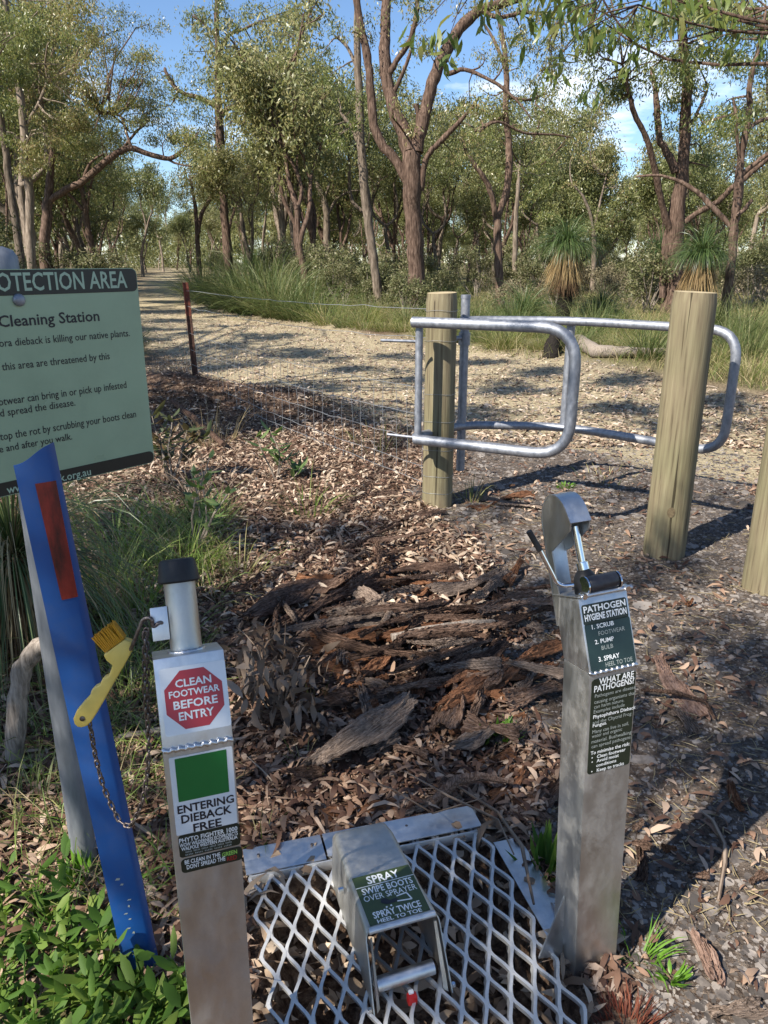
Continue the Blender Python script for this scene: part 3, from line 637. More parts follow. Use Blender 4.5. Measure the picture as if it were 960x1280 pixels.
traced_tree('straight slender gum tree by the track with two arms held out level', 38,
  [[(288, 352, 14), (284, 310, 13), (280, 260, 12), (277, 200, 12), (274, 150, 12), (273, 130, 11), (272, 80, 8), (271, 20, 7), (272, -40, 5)],
   [(274, 138, 8), (262, 128, 7), (245, 121, 7), (230, 117, 6), (217, 107, 6), (208, 92, 5), (206, 84, 4)],
   [(276, 146, 8), (285, 136, 7), (305, 131, 6), (330, 126, 5), (347, 119, 5), (360, 114, 3)],
   [(272, 70, 5), (285, 45, 5), (300, 38, 4), (325, 27, 4)], [(272, 50, 4), (255, 30, 3), (240, 20, 3)], [(274, 110, 4), (285, 90, 3), (300, 70, 3)]],
  [(290, 80, 45, 30), (260, 50, 30, 30, 0, .6), (320, 25, 50, 20), (250, 110, 36, 24), (230, 150, 40, 30), (345, 35, 30, 26), (235, 15, 30, 16), (300, 105, 30, 20), (240, 180, 36, 26), (370, 20, 24, 26, .4, .8), (290, 10, 40, 12), (218, 75, 34, 26, 0, .5), (205, 120, 30, 24, 0, .6), (330, 75, 40, 24), (395, 45, 24, 30, 0, .5)], 104, leaf=.19)
traced_tree('clump-stemmed pale gum tree fanning upward beyond the grass tufts by the track', 36,
  [[(358, 352, 9), (355, 310, 9), (352, 275, 10), (350, 240, 9)], [(350, 242, 7), (342, 205, 6), (330, 175, 5), (318, 150, 4), (312, 135, 3)],
   [(352, 242, 7), (360, 205, 6), (357, 160, 5), (357, 125, 4)], [(368, 352, 8), (366, 300, 7), (364, 262, 7), (372, 215, 6), (377, 175, 5), (385, 140, 3)], [(348, 262, 5), (335, 240, 4), (320, 225, 3)],
   [(366, 330, 4), (380, 322, 3), (398, 316, 2), (410, 318, 2)]],
  [(330, 170, 45, 30), (380, 165, 45, 36), (400, 105, 36, 30), (350, 130, 50, 24), (355, 215, 50, 26), (420, 160, 30, 40), (310, 215, 34, 26), (405, 200, 36, 28), (390, 245, 34, 22), (330, 250, 30, 18)], 105, mats=('bark_pale', 'leaf_mid'), leaf=.18)
traced_tree('leaning gum stem at the far left behind the sign, left of its neighbour', 26,
  [[(28, 345, 14), (24, 310, 13), (18, 270, 12), (10, 210, 11), (3, 160, 10), (-6, 100, 9), (-14, 40, 7)]],
  [(5, 40, 50, 40), (-10, 100, 40, 50), (20, 95, 40, 36), (15, 150, 26, 24), (50, 30, 44, 34, -3)], 106, mats=('bark_pale', 'leaf_mid'), density=1.5)
traced_tree('gum tree with straight grey stem at left rising above the sign header', 28,
  [[(39, 345, 14), (38, 300, 13), (37, 255, 13), (34, 205, 13), (29, 150, 11), (22, 90, 10), (10, 30, 9), (3, -30, 7)], [(30, 160, 6), (48, 130, 5), (60, 100, 4)], [(34, 195, 5), (20, 170, 4), (8, 165, 3)]],
  [(70, 150, 40, 34), (60, 100, 46, 30), (100, 70, 40, 40, -1), (30, 20, 60, 24), (90, 20, 50, 30, -2), (45, 190, 40, 28), (115, 120, 36, 30, .5)], 107, mats=('bark_pale', 'leaf_mid'), density=1.5)
traced_tree('crooked gum tree at left whose long limb arches over toward the track', 29,
  [[(57, 350, 22), (56, 310, 17), (58, 275, 15), (60, 248, 14), (63, 215, 10), (67, 180, 9), (72, 150, 7)],
   [(61, 250, 10), (82, 238, 10), (104, 226, 10), (122, 211, 10), (140, 196, 10), (163, 185, 9), (185, 193, 8), (212, 198, 7), (232, 184, 5), (248, 165, 3)],
   [(103, 228, 5), (112, 205, 4), (128, 193, 3)], [(165, 186, 5), (158, 165, 4), (150, 145, 4), (125, 140, 3)], [(205, 197, 4), (222, 205, 3), (240, 208, 2)], [(150, 190, 4), (170, 165, 4), (182, 155, 3)]],
  [(150, 130, 44, 26), (130, 165, 40, 22), (175, 150, 36, 22), (190, 120, 30, 30), (100, 175, 36, 22), (215, 165, 28, 22), (150, 100, 36, 22, 1), (175, 80, 34, 30, .6, .8), (80, 205, 40, 18), (140, 50, 40, 30, 1, .7), (165, 25, 44, 20, 1, .7), (238, 175, 22, 20)], 108, density=1.35)
traced_tree('dark twin-stemmed small gum tree under the arching limb at left', 36,
  [[(120, 350, 9), (115, 315, 9), (109, 280, 9), (105, 250, 8), (100, 222, 6), (96, 200, 5)], [(104, 262, 6), (92, 248, 5), (78, 236, 4), (66, 222, 3)], [(108, 275, 5), (112, 240, 4), (118, 215, 3)]],
  [(95, 200, 40, 26), (70, 220, 36, 22), (125, 215, 34, 26), (100, 240, 36, 16, 1, .6), (140, 230, 30, 22)], 109, leaf=.18)
traced_tree('old thick gum tree at right with several crossing limbs behind the wooden posts', 22,
  [[(843, 372, 30), (843, 330, 26), (843, 290, 26), (848, 250, 21), (854, 200, 18), (857, 150, 16), (858, 100, 14), (853, 40, 12), (850, -40, 9)],
   [(838, 290, 13), (829, 262, 10), (822, 230, 10), (815, 195, 9), (804, 165, 8), (793, 142, 8), (785, 110, 6), (778, 80, 5)],
   [(845, 216, 14), (837, 196, 12), (826, 178, 10), (822, 150, 10), (820, 120, 8), (814, 85, 6)],
   [(846, 290, 9), (858, 276, 9), (875, 264, 9), (897, 252, 8), (913, 236, 9), (932, 222, 8), (962, 196, 7), (990, 172, 6)],
   [(828, 372, 11), (829, 330, 10), (832, 300, 10), (838, 280, 9)], [(855, 170, 7), (872, 140, 5), (885, 110, 4)]],
  [(800, 70, 60, 40, -1), (840, 30, 70, 34), (770, 30, 50, 36, -1.5), (880, 90, 46, 34), (785, 115, 40, 18, -.5), (850, 120, 40, 28), (745, 55, 36, 34, -1.5, .8), (900, 30, 50, 34), (825, 150, 24, 18, 0, .5), (880, 190, 34, 24, .8, .7), (735, 110, 26, 18, -1, .8), (860, 170, 30, 22, .5, .5)], 110, leaf=.17, density=1.5)
traced_tree('dark gum tree near the right edge, one low branch reaching left across the old gum', 17,
  [[(905, 392, 15), (912, 350, 14), (916, 310, 13), (919, 272, 13), (923, 240, 15), (925, 205, 11), (931, 170, 10), (936, 140, 9), (938, 100, 8), (948, 60, 6), (958, 10, 4)],
   [(917, 288, 8), (903, 272, 8), (889, 258, 9), (878, 246, 8), (862, 234, 7), (842, 224, 5), (820, 219, 4), (794, 221, 3)],
   [(933, 165, 7), (948, 152, 6), (970, 145, 5), (1000, 130, 4)], [(928, 218, 8), (945, 203, 7), (965, 190, 7), (1000, 170, 5)], [(925, 205, 6), (922, 180, 5), (920, 150, 5), (916, 120, 3)], [(940, 250, 6), (930, 262, 7), (920, 270, 7)]],
  [(930, 60, 44, 44), (905, 110, 40, 32), (945, 120, 30, 34), (920, 150, 34, 22), (890, 60, 40, 34), (950, 20, 40, 26), (895, 165, 26, 22, 0, .7), (955, 170, 26, 20, 0, .6), (880, 20, 40, 26, .5, .8)], 111, leaf=.13, density=1.4)
traced_tree('small crooked gum tree right of the far end of the track', 48,
  [[(249, 342, 8), (247, 300, 7), (245, 270, 6), (242, 245, 5), (238, 225, 4)], [(248, 292, 6), (252, 268, 6), (262, 250, 5), (272, 235, 4)]],
  [(238, 225, 26, 24), (262, 230, 24, 20), (250, 205, 24, 18), (225, 245, 20, 16)], 112, leaf=.2)
traced_tree('weathered gum tree with broken pale limbs between the slim gum and the fan-stemmed gum', 40,
  [[(411, 350, 10), (409, 300, 10), (408, 262, 10), (402, 242, 9), (394, 226, 6), (388, 214, 4)], [(409, 270, 6), (420, 250, 4), (436, 240, 3), (450, 238, 2)], [(405, 250, 4), (414, 225, 4), (420, 205, 3)]],
  [(440, 250, 26, 22), (410, 215, 34, 20), (390, 265, 22, 18, 1.5, .6), (430, 285, 26, 22, 2, .7)], 113, mats=('bark_pale', 'leaf_mid'), leaf=.2)
traced_tree('pale bare-limbed young gum tree above the grass tree with yellow skirt', 34,
  [[(742, 345, 8), (743, 310, 8), (742, 285, 7)], [(742, 288, 5), (737, 265, 5), (728, 245, 4), (715, 230, 2)], [(743, 285, 5), (748, 262, 4), (753, 240, 3), (758, 220, 2)]],
  [(745, 195, 34, 22, 0, .7), (765, 230, 24, 18, 0, .6), (720, 215, 22, 16, 0, .6), (735, 170, 26, 16, 0, .6)], 114, mats=('bark_pale', 'leaf_mid'), leaf=.18)
traced_tree('thin straight gum pole right of the low-forking gum', 33, [[(645, 350, 8), (644, 310, 8), (645, 270, 7), (648, 230, 6), (650, 200, 4)]], [(655, 215, 28, 26), (670, 250, 26, 22), (680, 215, 24, 20)], 115, mats=('bark_pale', 'leaf_mid'), leaf=.17)
# a near gum outside the right edge reaches its leafy branch into the top of the picture
def near_branch():
    rg = np.random.default_rng(77); base = Vector((4.3, 5.4, gz(4.3, 5.4)))
    t = thing('gum_tree', 'near gum tree whose bright drooping leaves hang into the top right corner', 'tree', base)
    m = MB(); m.tube(limb_path((0, 0, -.1), (.15, -.1, 2.2), rg, 7, .05), np.linspace(.17, .13, 7), 11); m.tube(limb_path((.15, -.1, 2.15), (.5, .3, 6.4), rg, 8, .08), np.linspace(.13, .06, 8), 9)
    tops = [(728, 34), (765, 55), (842, 8), (700, 5), (560, 8), (620, -14), (905, 40), (800, 5)]
    parts = []; tw = MB()
    hub = np.array([-.9, .15, 2.95]); m.tube(limb_path((.15, -.1, 2.1), hub, rg, 8, .12), np.linspace(.09, .05, 8), 8)
    for i, (px, py) in enumerate(tops):
        c = np.array(at(px, py, 5.5 + rg.uniform(-.4, .6))) - np.array(base); up = c + np.array([.15, 0, .22]); pth = limb_path(hub, up, rg, 8, .22); m.tube(pth, np.linspace(.016, .005, 8), 6, cap=False)
        for k in range(7):
            s = rg.normal(0, 1, 3) * np.array([.22, .2, .10]); q = c + s; tw.tube(limb_path(up if k else pth[5], q + np.array([0, 0, .05]), rg, 4, .2), np.linspace(.006, .002, 4), 4, cap=False)
            n = 9; P = q + rg.normal(0, .05, (n, 3)); A = hang_dirs(n, rg, 1.1, .5)
            parts.append(curl_leaves(P, A, rg.normal(0, 1, (n, 3)), rg.uniform(.08, .14, n), rg.uniform(.020, .034, n), .1, .15, rg))
    for k in range(30):     # the rest of its crown, above and right of the view
        q = np.array([.4, .2, 5.0]) + rg.normal(0, 1, 3) * np.array([1.1, 1.1, .9]); P = q + rg.normal(0, .25, (60, 3)); parts.append(curl_leaves(P, hang_dirs(60, rg, 1.), rg.normal(0, 1, (60, 3)), .12, .03, .1, .15, rg))
    V, q = join(parts); obj('crown', fast_mesh('crown', V, q), M['leaf_near'], t); m.add(tw.v, tw.f); obj('trunk', m, M['bark_dark'], t, sm=60)
near_branch()

# ------------------------------------------------------------------ the forest behind
G1 = 'slender gum trees of the bush behind'
L1 = 'slender olive-leaved gum tree standing deep in the bush behind the named trees'
protos = [make_tree('gum_tree', hh, sd, .19, 8000, fk, ln, mats=mt, group=G1, label=L1, bare=ba) for hh, sd, fk, ln, mt, ba in
          [(9.5, 201, .34, .07, ('bark_dark', 'leaf_far'), .05), (8.4, 202, .28, .12, ('bark_pale', 'leaf_far'), .1), (10.5, 203, .42, .06, ('bark_dark', 'leaf_far'), .1),
           (7.4, 204, .22, .16, ('bark_pale', 'leaf_far'), .0), (11.0, 205, .38, .10, ('bark_pale', 'leaf_far'), .1), (6.0, 206, .18, .2, ('bark_dark', 'leaf_far'), .0)]]
rg = np.random.default_rng(5)
def clear_of_track(x, y, pad): return x > edge_x(TR_R, y) + pad or x < edge_x(TR_L, y) - pad
used = set(); spots = []
tries = 0
while len(spots) < 235 and tries < 14000:
    tries += 1; y = 27 + 105 * rg.random() ** 1.1; x = rg.uniform(-.58, .58) * y * 1.0 + rg.normal(0, 2)
    if not clear_of_track(x, y, 1.2 + .012 * y): continue
    if y < 34 and rg.random() < .6: continue
    if any((x - a) ** 2 + (y - b) ** 2 < (1.6 + .012 * y) ** 2 for a, b in spots): continue
    spots.append((x, y))
TALL = [(-.44 * y, y) for y in (34, 43)] + [(-.37 * 38, 38), (-.40 * 52, 52), (-.30 * 74, 74), (-.13 * 44, 44), (-.09 * 55, 55), (-.05 * 40, 40), (.0, 50), (.03 * 62, 62), (-.16 * 60, 60), (.12 * 48, 48), (.2 * 58, 58), (.07 * 70, 70)]
spots += TALL
spots += [(-.265 * y + dx_, y) for y, dx_ in ((100, -3), (104, 2.5), (112, -1), (118, 3), (122, -4.5), (128, 1), (134, -2), (96, 5.5), (97, -7))]
for i, (x, y) in enumerate(spots):
    k = int(rg.integers(0, 6)); sc = rg.uniform(.75, 1.1) * (1.08 if x < -.05 * y else .86) * (1.28 if (x, y) in TALL else 1)
    z = gz(x, y) - .05
    if k not in used: used.add(k); o = protos[k]; o.location = (x, y, z); o.rotation_euler.z = rg.uniform(0, 6.28); o.scale = (sc, sc, sc)
    else: dup(protos[k], (x, y, z), rg.uniform(0, 6.28), sc)
# the bush closing the view far off: too many crowns to count
def far_bush():
    rr = np.random.default_rng(66); parts = []
    for i in range(900):
        y = rr.uniform(80, 165); x = rr.uniform(-.62, .6) * y
        if not clear_of_track(x, y, .6): continue
        if rr.random() < .35: y += 20
        hgt = rr.uniform(1.5, 12); s = rr.uniform(1.2, 2.6)
        parts.append(clump_leaves((x, y, hgt * .75), (s, s, s * .8), 130, rr, .42, .17))
    for i in range(150):      # closing the far end of the track where it bends away
        y = rr.uniform(150, 190); x = edge_x(TR_R, 170) + rr.uniform(-9, 8); s = rr.uniform(1.5, 2.8); parts.append(clump_leaves((x, y, rr.uniform(.5, 9)), (s, s, s * .8), 130, rr, .5, .2))
    V, q = join(parts); LF[0] += len(q); return tag(obj('far_bush', fast_mesh('far_bush', V, q), M['leaf_far']), 'distant olive bushland closing the view behind the trees', 'bush', kind='stuff')
far_bush()
# gum trees outside the view, on the sunny side: their crowns make the dappled shade
SH = 'gum trees beside the track outside the view'
for i, (x, y, k, sc, rz) in enumerate(SHADERS):
    dup(protos[k], (x, y, gz(x, y) - .05), rz, sc, 'gum tree beside the track to the left of the view, casting dappled shade', SH)
def shade_gum(label, base, spots_, seed, leaf=.13, density=1.0):
    """an unseen gum, its crown shaped for the shade it casts; spots_: (x, y, r, z, thickness) = where on the ground each foliage mass shades, and its height"""
    rr = np.random.default_rng(seed); bx, by = base; t = thing('gum_tree', label, 'tree', (bx, by, gz(bx, by))); m = MB(); parts = []; B0 = np.array([bx, by, 0.0])
    hub = np.array([.3, .4, 3.2]); m.tube(limb_path((0, 0, -.15), hub, rr, 8, .06), np.linspace(.24, .17, 8), 12); hubs = [hub, hub + (1.2, .9, 1.1), hub + (-.3, .9, 1.4), hub + (.8, -.8, 1.2), hub + (.2, 2.2, 1.8), hub + (2.2, .6, 1.6)]
    for h in hubs[1:]: m.tube(limb_path(hub, h, rr, 7, .15), np.linspace(.13, .07, 7), 9)
    for (x, y, r, z, th) in spots_:
        c = np.array([x, y, 0]) + np.array(sdir) * (z / sdir.z) - B0; h = min(hubs, key=lambda q: np.linalg.norm(q - c)); pth = limb_path(h, c, rr, 8, .2); m.tube(pth, np.linspace(.045, .01, 8), 6, cap=False)
        for k in range(max(2, int(r * 7))):
            d = unit(rr.normal(0, 1, 3)) * rr.random() ** .5 * r * np.array([1, 1, .55]); s = r * rr.uniform(.3, .5) + .05; m.tube(limb_path(pth[6], c + d, rr, 5, .3), np.linspace(.010, .003, 5), 4, cap=False)
            parts.append(clump_leaves(c + d, (s, s, s * .7), int(420 * th * s * s * 5.5 * density / max(1, r)) + 8, rr, leaf, leaf * .3))
    V, q = join(parts); LF[0] += len(q); obj('crown', fast_mesh('crown', V, q), M['leaf_mid'], t); obj('trunk', m, M['bark_dark'], t, sm=60); return t
shade_gum('unseen gum tree behind the camera, crown shaped to dapple the cleaning station with shade', (-6.0, -3.9), SHADE, 900)  # added tree: foliage masses placed so their shade lands on chosen spots
shade_gum('unseen gum tree left of the track, crown shaped to cast shadow stripes', (-8.5, 5.5), SHADE_TRACK, 901, .17)  # added likewise, its foliage set out to stripe the track with shade
# ------------------------------------------------------------------ undergrowth
G2 = 'scrub bushes under the trees'; L2 = 'olive scrub bush under the trees behind the track'
sh = [make_shrub('shrub', 1.5, 1.7, 301, .10, 2600, label=L2, group=G2), make_shrub('shrub', 2.1, 1.8, 302, .10, 2800, label=L2, group=G2), make_shrub('shrub', 1.1, 1.5, 303, .09, 2200, label=L2, group=G2)]
shd = make_shrub('shrub', 1.2, 1.4, 304, .08, 1500, 'shrub_dry', label='dry straw-coloured scrub bush in the open behind the gate', group='dry scrub bushes')
def place(protos_, pts, seed, lo=.8, hi=1.25, one=False):
    rr = np.random.default_rng(seed); first = set()
    for i, p in enumerate(pts):
        x, y = p[:2]; k = p[2] if len(p) > 2 else int(rr.integers(0, len(protos_))); sc = rr.uniform(lo, hi) * (p[3] if len(p) > 3 else 1); z = gz(x, y) - .03; o = protos_[k]
        if k not in first: first.add(k); o.location = (x, y, z); o.rotation_euler.z = rr.uniform(0, 6.28); o.scale = (sc,) * 3
        elif one: dup1(o, (x, y, z), rr.uniform(0, 6.28), sc)
        else: dup(o, (x, y, z), rr.uniform(0, 6.28), sc)
rg = np.random.default_rng(8)
pts = []
while len(pts) < 125:
    y = 21 + 70 * rg.random() ** 1.35; x = rg.uniform(-.56, .58) * y
    if not clear_of_track(x, y, 1.3 + .01 * y): continue
    if 2 < x < 12 and y < 32 and rg.random() < .75: continue
    pts.append((x, y))
pts += [(-1.3, 25.5, 1, .8), (-.3, 25, 0, .9), (.7, 26, 1, .8), (-2.2, 28, 1, .9), (1.8, 27, 2), (-3.6, 31, 1), (-9.5, 27, 0), (-12, 29, 1), (-13.5, 26, 1), (-11, 24, 2, .8)]
place(sh, pts, 9)
pts = []
while len(pts) < 26:
    y = 22 + 30 * rg.random(); x = rg.uniform(.12, .5) * y; pts.append((x, y))
place([shd], pts, 10)
# tussocks along the grassy edge of the track
G3 = 'grass tussocks along the track edge'; L3 = 'green grass tussock on the verge beyond the track'
tus = [make_tussock('grass_tussock', 1.0, 330, 401, rad=.28, width=.011, label=L3, group=G3), make_tussock('grass_tussock', .75, 300, 402, rad=.30, width=.010, mat='grass', label=L3, group=G3),
       make_tussock('grass_tussock', 1.25, 360, 403, rad=.24, width=.012, droop=.75, label=L3, group=G3)]
pts = [(at(px, 372, Y).x, Y, k, s) for px, Y, k, s in [(262, 30, 2, 1.7), (255, 33, 0, 1.9), (275, 27, 2, 1.5), (300, 25, 2, 1.6), (322, 24, 0, 1.9), (345, 22.5, 2, 1.7), (365, 22, 0, 1.8), (385, 21, 0, 1.4), (410, 19.5, 1, 1.2), (330, 26, 2, 1.9), (355, 25, 0, 2.0), (312, 27, 0, 1.9), (338, 23.5, 0, 1.7),
        (430, 18.5, 0, .8), (455, 18, 1, .8), (480, 17.5, 1, .8), (505, 17, 1, .7), (650, 16.5, 2, .9), (635, 17, 0, .9), (668, 18, 2, .9), (760, 17, 0, .8), (790, 16, 1, .8), (690, 13.2, 1, .55), (703, 13.3, 0, .5), (678, 13.4, 1, .5), (735, 15.5, 1, .7), (920, 14, 2, .8), (945, 12, 0, .8), (905, 11.5, 1, .7), (955, 10.2, 1, .7), (870, 14, 0, .8), (890, 16, 2, .9), (940, 16, 0, 1)]]
rg = np.random.default_rng(12)
while len(pts) < 150:
    y = 12 + 32 * rg.random() ** 1.3; side = rg.random() < .72
    x = edge_x(TR_R, y) + .3 + abs(rg.normal(0, 1)) * (1.2 + .12 * y) if side else edge_x(TR_L, y) - .4 - abs(rg.normal(0, 1)) * 2.5
    if abs(x) > .58 * y: continue
    if not clear_of_track(x, y, .25): continue
    pts.append((x, y, int(rg.integers(0, 3)), rg.uniform(.5, .9)))
place(tus, pts, 13, .85, 1.15, one=True)
def grass_cover(name, n, region, L, W, mat, seed, droop=.5, up=1.1):
    rr = np.random.default_rng(seed); X, Y = region(rr, n); Z = height(X, Y); k = len(X)
    a = rr.uniform(0, 6.28, k); D = unit(np.stack([np.cos(a) * .7, np.sin(a) * .7, np.full(k, up)], 1) + rr.normal(0, .2, (k, 3)))
    s = np.sqrt(np.maximum(Y, 1)) ; s = s / s.mean()
    V, q = blades(np.stack([X, Y, Z - .01], 1), D, L * rr.uniform(.4, 1.3, k) * np.sqrt(s), W * rr.uniform(.7, 1.3, k) * s, rr, droop * rr.uniform(.3, 1.4, k), 3)
    LF[0] += len(q); return tag(obj(name, fast_mesh(name, V, q), M[mat]), kind='stuff')
def reg_verge(rr, n):
    y = 8 + 40 * rr.random(n * 3) ** 1.6; x = rr.uniform(-.56, .56, n * 3) * y; t, v, g_ = masks(x, y); clump = fbm(x * .7, y * .7, 41)
    ok = (v > .5) & (clump + rr.normal(0, .08, n * 3) > .42); return x[ok][:n], y[ok][:n]
o = grass_cover('verge_grass', 34000, reg_verge, .42, .010, 'grass', 14); tag(o, 'mixed green and straw grass covering the verge beyond the track', 'grass')
o = grass_cover('verge_straw', 22000, reg_verge, .38, .008, 'straw', 17, .55, .9); tag(o, 'dry straw-coloured grass mixed through the verge beyond the track', 'grass')
def reg_straw(rr, n):
    y = 5 + 22 * rr.random(n * 3) ** 1.5; x = rr.uniform(-.55, .55, n * 3) * y; t, v, g_ = masks(x, y); ok = (t > .35) & (rr.random(n * 3) < .4 + .9 * (fbm(x * .9, y * .9, 44) > .48)); return x[ok][:n], y[ok][:n]
o = grass_cover('track_grass', 9000, reg_straw, .07, .006, 'straw', 15, .6, .35); tag(o, 'short dry grass wisps lying on the gravel track', 'grass')
# grass trees (balga) behind the gate
def grass_tree(label, px, Y, py_top, trunk_h, crown, skirt, seed, old=True, lean=0):
    rr = np.random.default_rng(seed); x = at(px, 380, Y).x; base = Vector((x, Y, gz(x, Y))); t = thing('grass_tree', label, 'grass tree', base, rr.uniform(0, 6))
    m = MB(); m.tube(limb_path((0, 0, -.1), (lean, 0, trunk_h), rr, 9, .05), [.17 * rr.uniform(.85, 1.15) for _ in range(9)], 12); obj('trunk', m, M['char'], t, sm=60)
    n = 950; d = unit(rr.normal(0, 1, (n, 3)) * np.array([1.25, 1.25, 1]) + np.array([0, 0, .45])); d[:, 2] = np.maximum(d[:, 2], .22); d = unit(d)
    P = np.tile(np.array([lean, 0, trunk_h]), (n, 1)) + d * .05
    V, q = blades(P, d, crown * 1.12 * rr.uniform(.65, 1.2, n), .012 * rr.uniform(.8, 1.2, n), rr, .85 * rr.uniform(.4, 1.35, n), 6); obj('crown', fast_mesh('crown', V, q), M['grasstree'], t); LF[0] += len(q)
    n = 520; a = rr.uniform(0, 6.28, n); d = unit(np.stack([np.cos(a) * .50, np.sin(a) * .50, np.full(n, -1.0)], 1) + rr.normal(0, .1, (n, 3)))
    P = np.stack([np.cos(a) * .12 + lean, np.sin(a) * .09, trunk_h - rr.uniform(-.06, .12, n)], 1)
    V, q = blades(P, d, skirt * rr.uniform(.6, 1.1, n), .016 * rr.uniform(.8, 1.3, n), rr, .3, 4); obj('skirt', fast_mesh('skirt', V, q), M['skirt'], t)
    if old:
        P = np.stack([np.cos(a) * .15 + lean, np.sin(a) * .15, trunk_h - skirt * .55 - rr.uniform(0, .2, n)], 1)
        V, q = blades(P, d, skirt * .55 * rr.uniform(.5, 1.1, n), .018 * rr.uniform(.8, 1.3, n), rr, .1, 4); obj('old_skirt', fast_mesh('old_skirt', V, q), M['skirt_old'], t)
    return t
grass_tree('grass tree with yellow hanging skirt and blackened trunk seen above the gate rails', 704, 18.5, 285, 1.76, .92, .98, 501)
grass_tree('smaller grass tree with pale yellow skirt standing behind the leaning wooden post', 870, 16.5, 310, 1.56, .74, .92, 502, old=False)
grass_tree('trunkless dark green grass tree low in the scrub left of the taller one', 655, 18, 350, .25, .95, .2, 503, old=False)
grass_tree('low spiky grass tree in the scrub right of the taller one', 752, 19.5, 370, .25, .8, .2, 504, old=False)
grass_tree('grass tree with drooping green crown far off among the slim gums', 322, 42, 300, 1.3, 1.1, .7, 505)
grass_tree('grass tree in the far scrub left of the grey old gum', 820, 27, 240, 1.7, .9, .6, 506)
def log(label, pts, rads, seed, mat='stick', name='fallen_log', cat='log', n=10):
    rr = np.random.default_rng(seed); m = MB(); fp = []; fr = []
    for i in range(len(pts) - 1):
        for k in range(5):
            s = k / 5; fp.append(Vector(pts[i]).lerp(Vector(pts[i + 1]), s) + Vector(rr.normal(0, .05, 3)) * rads[i]); fr.append((rads[i] * (1 - s) + rads[i + 1] * s) * rr.uniform(.9, 1.1))
    fp.append(Vector(pts[-1])); fr.append(rads[-1]); c = fp[0].copy(); m.tube([p - c for p in fp], fr, n)
    o = obj(name, m, M[mat], sm=50); o.location = c; return tag(o, label, cat)
def gpt(px, py, up=0.0, it=3):
    p = gp(px, py, 0)
    for _ in range(it): p = gp(px, py, gz(p.x, p.y))
    p.z = gz(p.x, p.y) + up; return p
log('fallen grey log lying in the grass behind the gate rails', [gpt(722, 436, .10), gpt(745, 446, .10), gpt(790, 448, .09), gpt(850, 446, .08)], [.13, .10, .085, .05], 601)
log('dark stump standing in for the shaded hollow in the grass under the gate rails', [gpt(688, 446, -.05), gpt(690, 442, .12), gpt(692, 440, .26)], [.15, .13, .09], 602, 'char', 'shade_blob', 'blob')  # black solid put in for the shade of a dark hollow

# ------------------------------------------------------------------ things on the ground near the camera
def scatter(n, region, seed):
    rr = np.random.default_rng(seed); x, y = region(rr, n); z = height(x, y); return rr, np.stack([x, y, z], 1)
def lay_leaves(name, n, region, seed, L, W, mat, label, lift=.012, tilt=.45, arch=.0):
    rr, P = scatter(n, region, seed); k = len(P); a = rr.uniform(0, 6.28, k)
    A = unit(np.stack([np.cos(a), np.sin(a), rr.normal(0, tilt * .6, k)], 1)); Wd = unit(np.cross(np.array([0, 0, 1.0]), A) + np.stack([np.zeros(k), np.zeros(k), rr.normal(0, tilt, k)], 1))
    P[:, 2] += rr.uniform(.002, lift * 2, k); l = L * np.exp(rr.normal(-.12, .38, k)); P -= A * l[:, None] * .5
    V, q = curl_leaves(P, A, Wd, l, W * rr.uniform(.55, 1.4, k), .16, .35, rr); LF[0] += k * 6
    o = obj(name, fast_mesh(name, V, q), M[mat]); return tag(o, label, 'leaf litter', kind='stuff')
def fan(y0, y1, pw, a=-.62, b=.62):
    def f(rr, n, cond):
        y = y0 + (y1 - y0) * rr.random(n * 6) ** pw; x = rr.uniform(a, b, n * 6) * (y + .35); ok = cond(rr, x, y); return x[ok][:n], y[ok][:n]
    return f
def in_pit(x, y):
    c, s = math.cos(R(15.5)), math.sin(R(15.5)); u = (x - .045) * c + (y - 1.40) * s; v = -(x - .045) * s + (y - 1.40) * c
    return (np.abs(u) < .36) & (np.abs(v + .06) < .40)
def c_litter(rr, x, y):
    t, v, g_ = masks(x, y); cl = fbm(x * 2.2, y * 2.2, 51)
    dens = np.where(t > .5, .22, 1) * np.where(g_ > .4, .022, 1) * np.where(((x - .05) / .55) ** 2 + ((y - 2.55) / .6) ** 2 < 1, .45, 1) * (cl * 1.6) * np.where(in_pit(x, y), .0, 1); return rr.random(len(x)) < dens
lay_leaves('leaf_crumbs', 60000, lambda rr, n: fan(1.25, 6.5, 1.5)(rr, n, c_litter), 25, .020, .009, 'litter', 'broken crumbs of leaf and bark matted over the ground', .006, .35)
lay_leaves('leaf_litter', 40000, lambda rr, n: fan(1.25, 9, 1.6)(rr, n, c_litter), 21, .055, .014, 'litter', 'brown gum leaf litter covering the ground around the posts')
lay_leaves('leaf_litter', 9000, lambda rr, n: fan(2.9, 8, 1.0, -.45, .22)(rr, n, c_litter), 22, .062, .018, 'litter_pale', 'dry gum leaves before the fence, their sunlit patch put into a paler colour', .012, .55)
lay_leaves('leaf_litter', 15000, lambda rr, n: fan(6.5, 26, 1.35, -.5, .55)(rr, n, lambda r_, x, y: masks(x, y)[0] > .3), 23, .075, .024, 'litter_pale', 'pale dry leaves scattered along the gravel track', .006, .35)
lay_leaves('leaf_litter', 420, lambda rr, n: fan(1.1, 1.8, 1.0, -.5, .45)(rr, n, lambda r_, x, y: in_pit(x, y)), 24, .06, .02, 'litter_pale', 'dry leaves fallen through the boot grate into the hollow', .008, .4)
